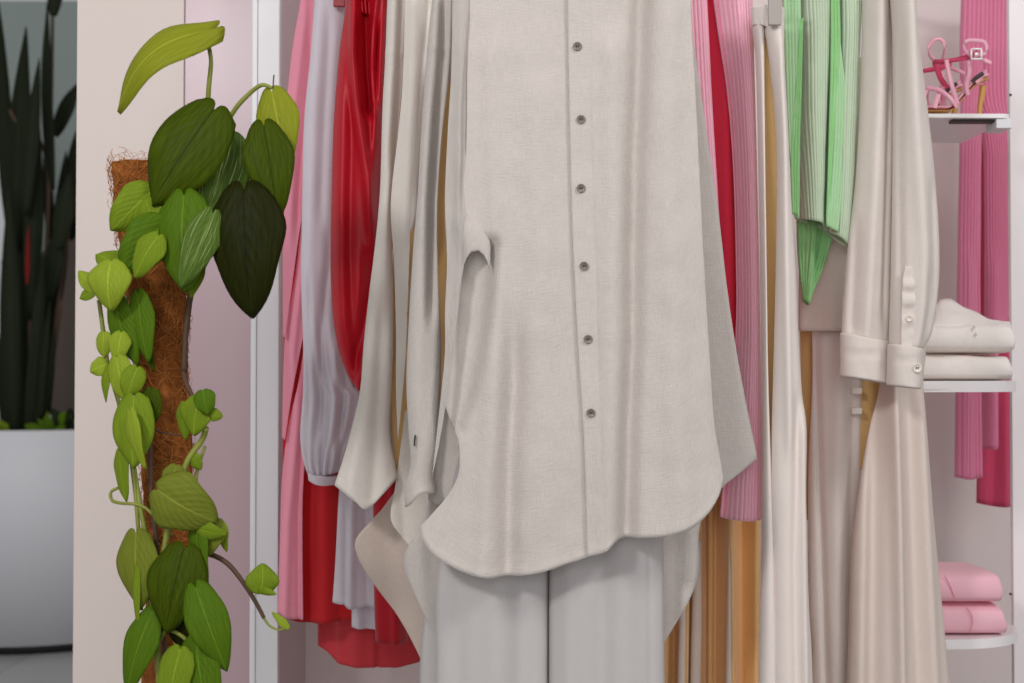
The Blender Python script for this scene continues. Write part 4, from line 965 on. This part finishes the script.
# ------------------------------------------------------------------ planter and cane plant far behind
YG = 5.3
pc = Vector((WX(-10, YG), YG + .62, 0)); zr = W(30, 431, YG).z
PN = thing('planter', 'large round white planter on a black base at the far left', 'planter', (pc.x, pc.y, 0))
bm = bmesh.new(); lathe_bm(bm, [(.56, .035), (.62, .035), (.62, zr - .01), (.61, zr), (.57, zr), (.56, zr - .05), (.56, zr - .05)][:-1], (pc.x, pc.y, 0), 96); bm_obj('shell', bm, M['planter'], PN)
bm = bmesh.new(); lathe_bm(bm, [(.55, 0), (.585, 0), (.585, .036), (.55, .036)], (pc.x, pc.y, 0), 64); bm_obj('plinth', bm, M['black'], PN)
bm = bmesh.new(); lathe_bm(bm, [(.001, zr - .05), (.565, zr - .05), (.565, zr - .03), (.001, zr - .01)], (pc.x, pc.y, 0), 48); bm_obj('soil', bm, M['soil'], PN)
CP = thing('cane_plant', 'tall dark cane plant with upright blades growing in the large round planter', 'plant', (pc.x, pc.y - .1, zr - .03))
def G3(px, py, dy=0.0): return W(px, py, 5.75 + dy)
blades = [((12, 250), (-3, -10), 14), ((16, 250), (23, 25), 19), ((26, 215), (38, 57), 12), ((52, 190), (43, 2), 12), ((54, 136), (77, 82), 15), ((53, 16), (59, -40), 13),
          ((30, 320), (38, 104), 15), ((24, 440), (18, 150), 18), ((14, 440), (8, 180), 16), ((34, 440), (30, 170), 16), ((52, 330), (66, 150), 16), ((60, 260), (76, 130), 15),
          ((44, 440), (56, 210), 13), ((28, 445), (44, 250), 12), ((20, 445), (-2, 260), 16), ((48, 300), (62, 210), 16), ((40, 420), (48, 300), 8), ((6, 440), (4, 300), 14), ((70, 240), (80, 190), 12),
          ((36, 440), (55, 330), 10), ((33, 300), (22, 200), 16), ((58, 250), (70, 170), 16), ((18, 300), (12, 120), 13), ((50, 240), (46, 130), 9)]
for k, (b_, t_, w_) in enumerate(blades):
    dy = random.uniform(-.25, .25)
    add_leaf(CP, leaf_mesh(G3(b_[0], b_[1], dy), G3(t_[0], t_[1], dy - .02), 1.3 * w_ / PXM(5.75), math.radians(random.uniform(-25, 25)), .03, .25, .02, slim=True, wave=.01), M['lf_cane'], thick=.002)
for pts in ([(53, -20), (51, 120), (46, 250), (36, 440)], [(10, 110), (22, 150), (30, 300), (28, 445)], [(35, 130), (48, 175), (44, 300), (32, 445)], [(62, 300), (50, 380), (36, 445)], [(70, 220), (56, 320), (40, 445)], [(30, 200), (24, 330), (22, 445)]):
    tube('cane', [G3(x, y, random.uniform(-.05, .05)) for x, y in pts], .007, M['brown_stem'], CP, 8)
add_leaf(CP, leaf_mesh(G3(27, 285, -.3), G3(28, 225, -.3), 5 / PXM(5.75), .2, .03, .2, 0, slim=True), M['lf_red'], thick=.002)
# low plants at the planter's rim
def low_plant(label, px, py, n, sz, mat, seed):
    random.seed(seed)
    b = W(px, py, 5.5); b.z = zr - .03
    t = thing('low_plant', label, 'plant', b)
    for k in range(n):
        a = random.uniform(0, 2 * PI); el = random.uniform(.3, 1.3); l = sz * random.uniform(.6, 1.2)
        d = Vector((math.cos(a) * math.cos(el), math.sin(a) * math.cos(el), math.sin(el)))
        s0 = b + d * l * random.uniform(.1, .5)
        add_leaf(t, leaf_mesh(s0, s0 + d * l, l * .55, random.uniform(-1, 1), .2, .2, .05, nv=8, nu=4), M[mat], thick=.001)
low_plant('low light green leafy plant at the left of the large planter', 4, 428, 16, .055, 'lf_light', 3)
low_plant('low dark leafy plant under the canes, right side of the large planter', 50, 430, 30, .075, 'lf_mid', 4)
low_plant('low dusky leafy plant at the right edge of the large planter', 68, 430, 26, .08, 'lf_cane', 5)
random.seed(11)
for k, (px, py) in enumerate(((41, 412), (60, 405))):
    c = W(px, py, 5.62); c.z = zr - .03 + .045
    bm = bmesh.new(); bmesh.ops.create_icosphere(bm, subdivisions=3, radius=.055 - .012 * k, matrix=Matrix.Translation(c) @ Matrix.Diagonal((1, .8, .9, 1)))
    for v in bm.verts: v.co += (v.co - c).normalized() * .012 * noise.noise(v.co * 18)
    o = bm_obj('stone', bm, M['pebble']); o['category'] = 'stone'; o['label'] = ('larger pale stone among the low plants in the large planter', 'smaller pale stone right of the larger one in the planter')[k]; o['group'] = 'pale stones in the planter'

# ------------------------------------------------------------------ light
def area(name, loc, target, size, power, col=(1, 1, 1), sy=None):
    l = bpy.data.lights.new(name, 'AREA'); l.energy = power; l.size = size; l.color = col
    if sy: l.shape = 'RECTANGLE'; l.size_y = sy
    o = bpy.data.objects.new(name, l); COL.objects.link(o); o.location = loc
    o.rotation_euler = (Vector(target) - Vector(loc)).to_track_quat('-Z', 'Y').to_euler()
    return o
area('ceiling_light_key', (-1.0, -.3, 2.15), (-.1, 1.9, .85), .28, 21, (1, .98, .985))
area('ceiling_light_fill', (1.35, .1, 2.8), (.5, 2.0, 1.35), 0.6, 23, (1, .975, .975))
area('unseen_front_fill', (-.3, -4.5, 2.1), (0, 2, .9), 2.6, 80, (1, .985, 1))  # added fill behind the camera, evens out the frontal light
area('added_far_fill', (-1.9, 2.2, 2.3), (-1.9, 5.3, .4), 1.0, 24, (.95, 1, 1))  # added fill aimed at the planter to brighten it evenly
w = bpy.data.worlds.new('world'); SC.world = w; w.use_nodes = True
bg = w.node_tree.nodes['Background']; bg.inputs[0].default_value = (1, .975, .97, 1); bg.inputs[1].default_value = .36
SC.view_settings.view_transform = 'Standard'; SC.view_settings.look = 'None'; SC.view_settings.exposure = 0; SC.view_settings.gamma = 1
SC.view_settings.use_curve_mapping = False
SC.cycles.max_bounces = 10; SC.cycles.diffuse_bounces = 7; SC.cycles.use_denoising = True
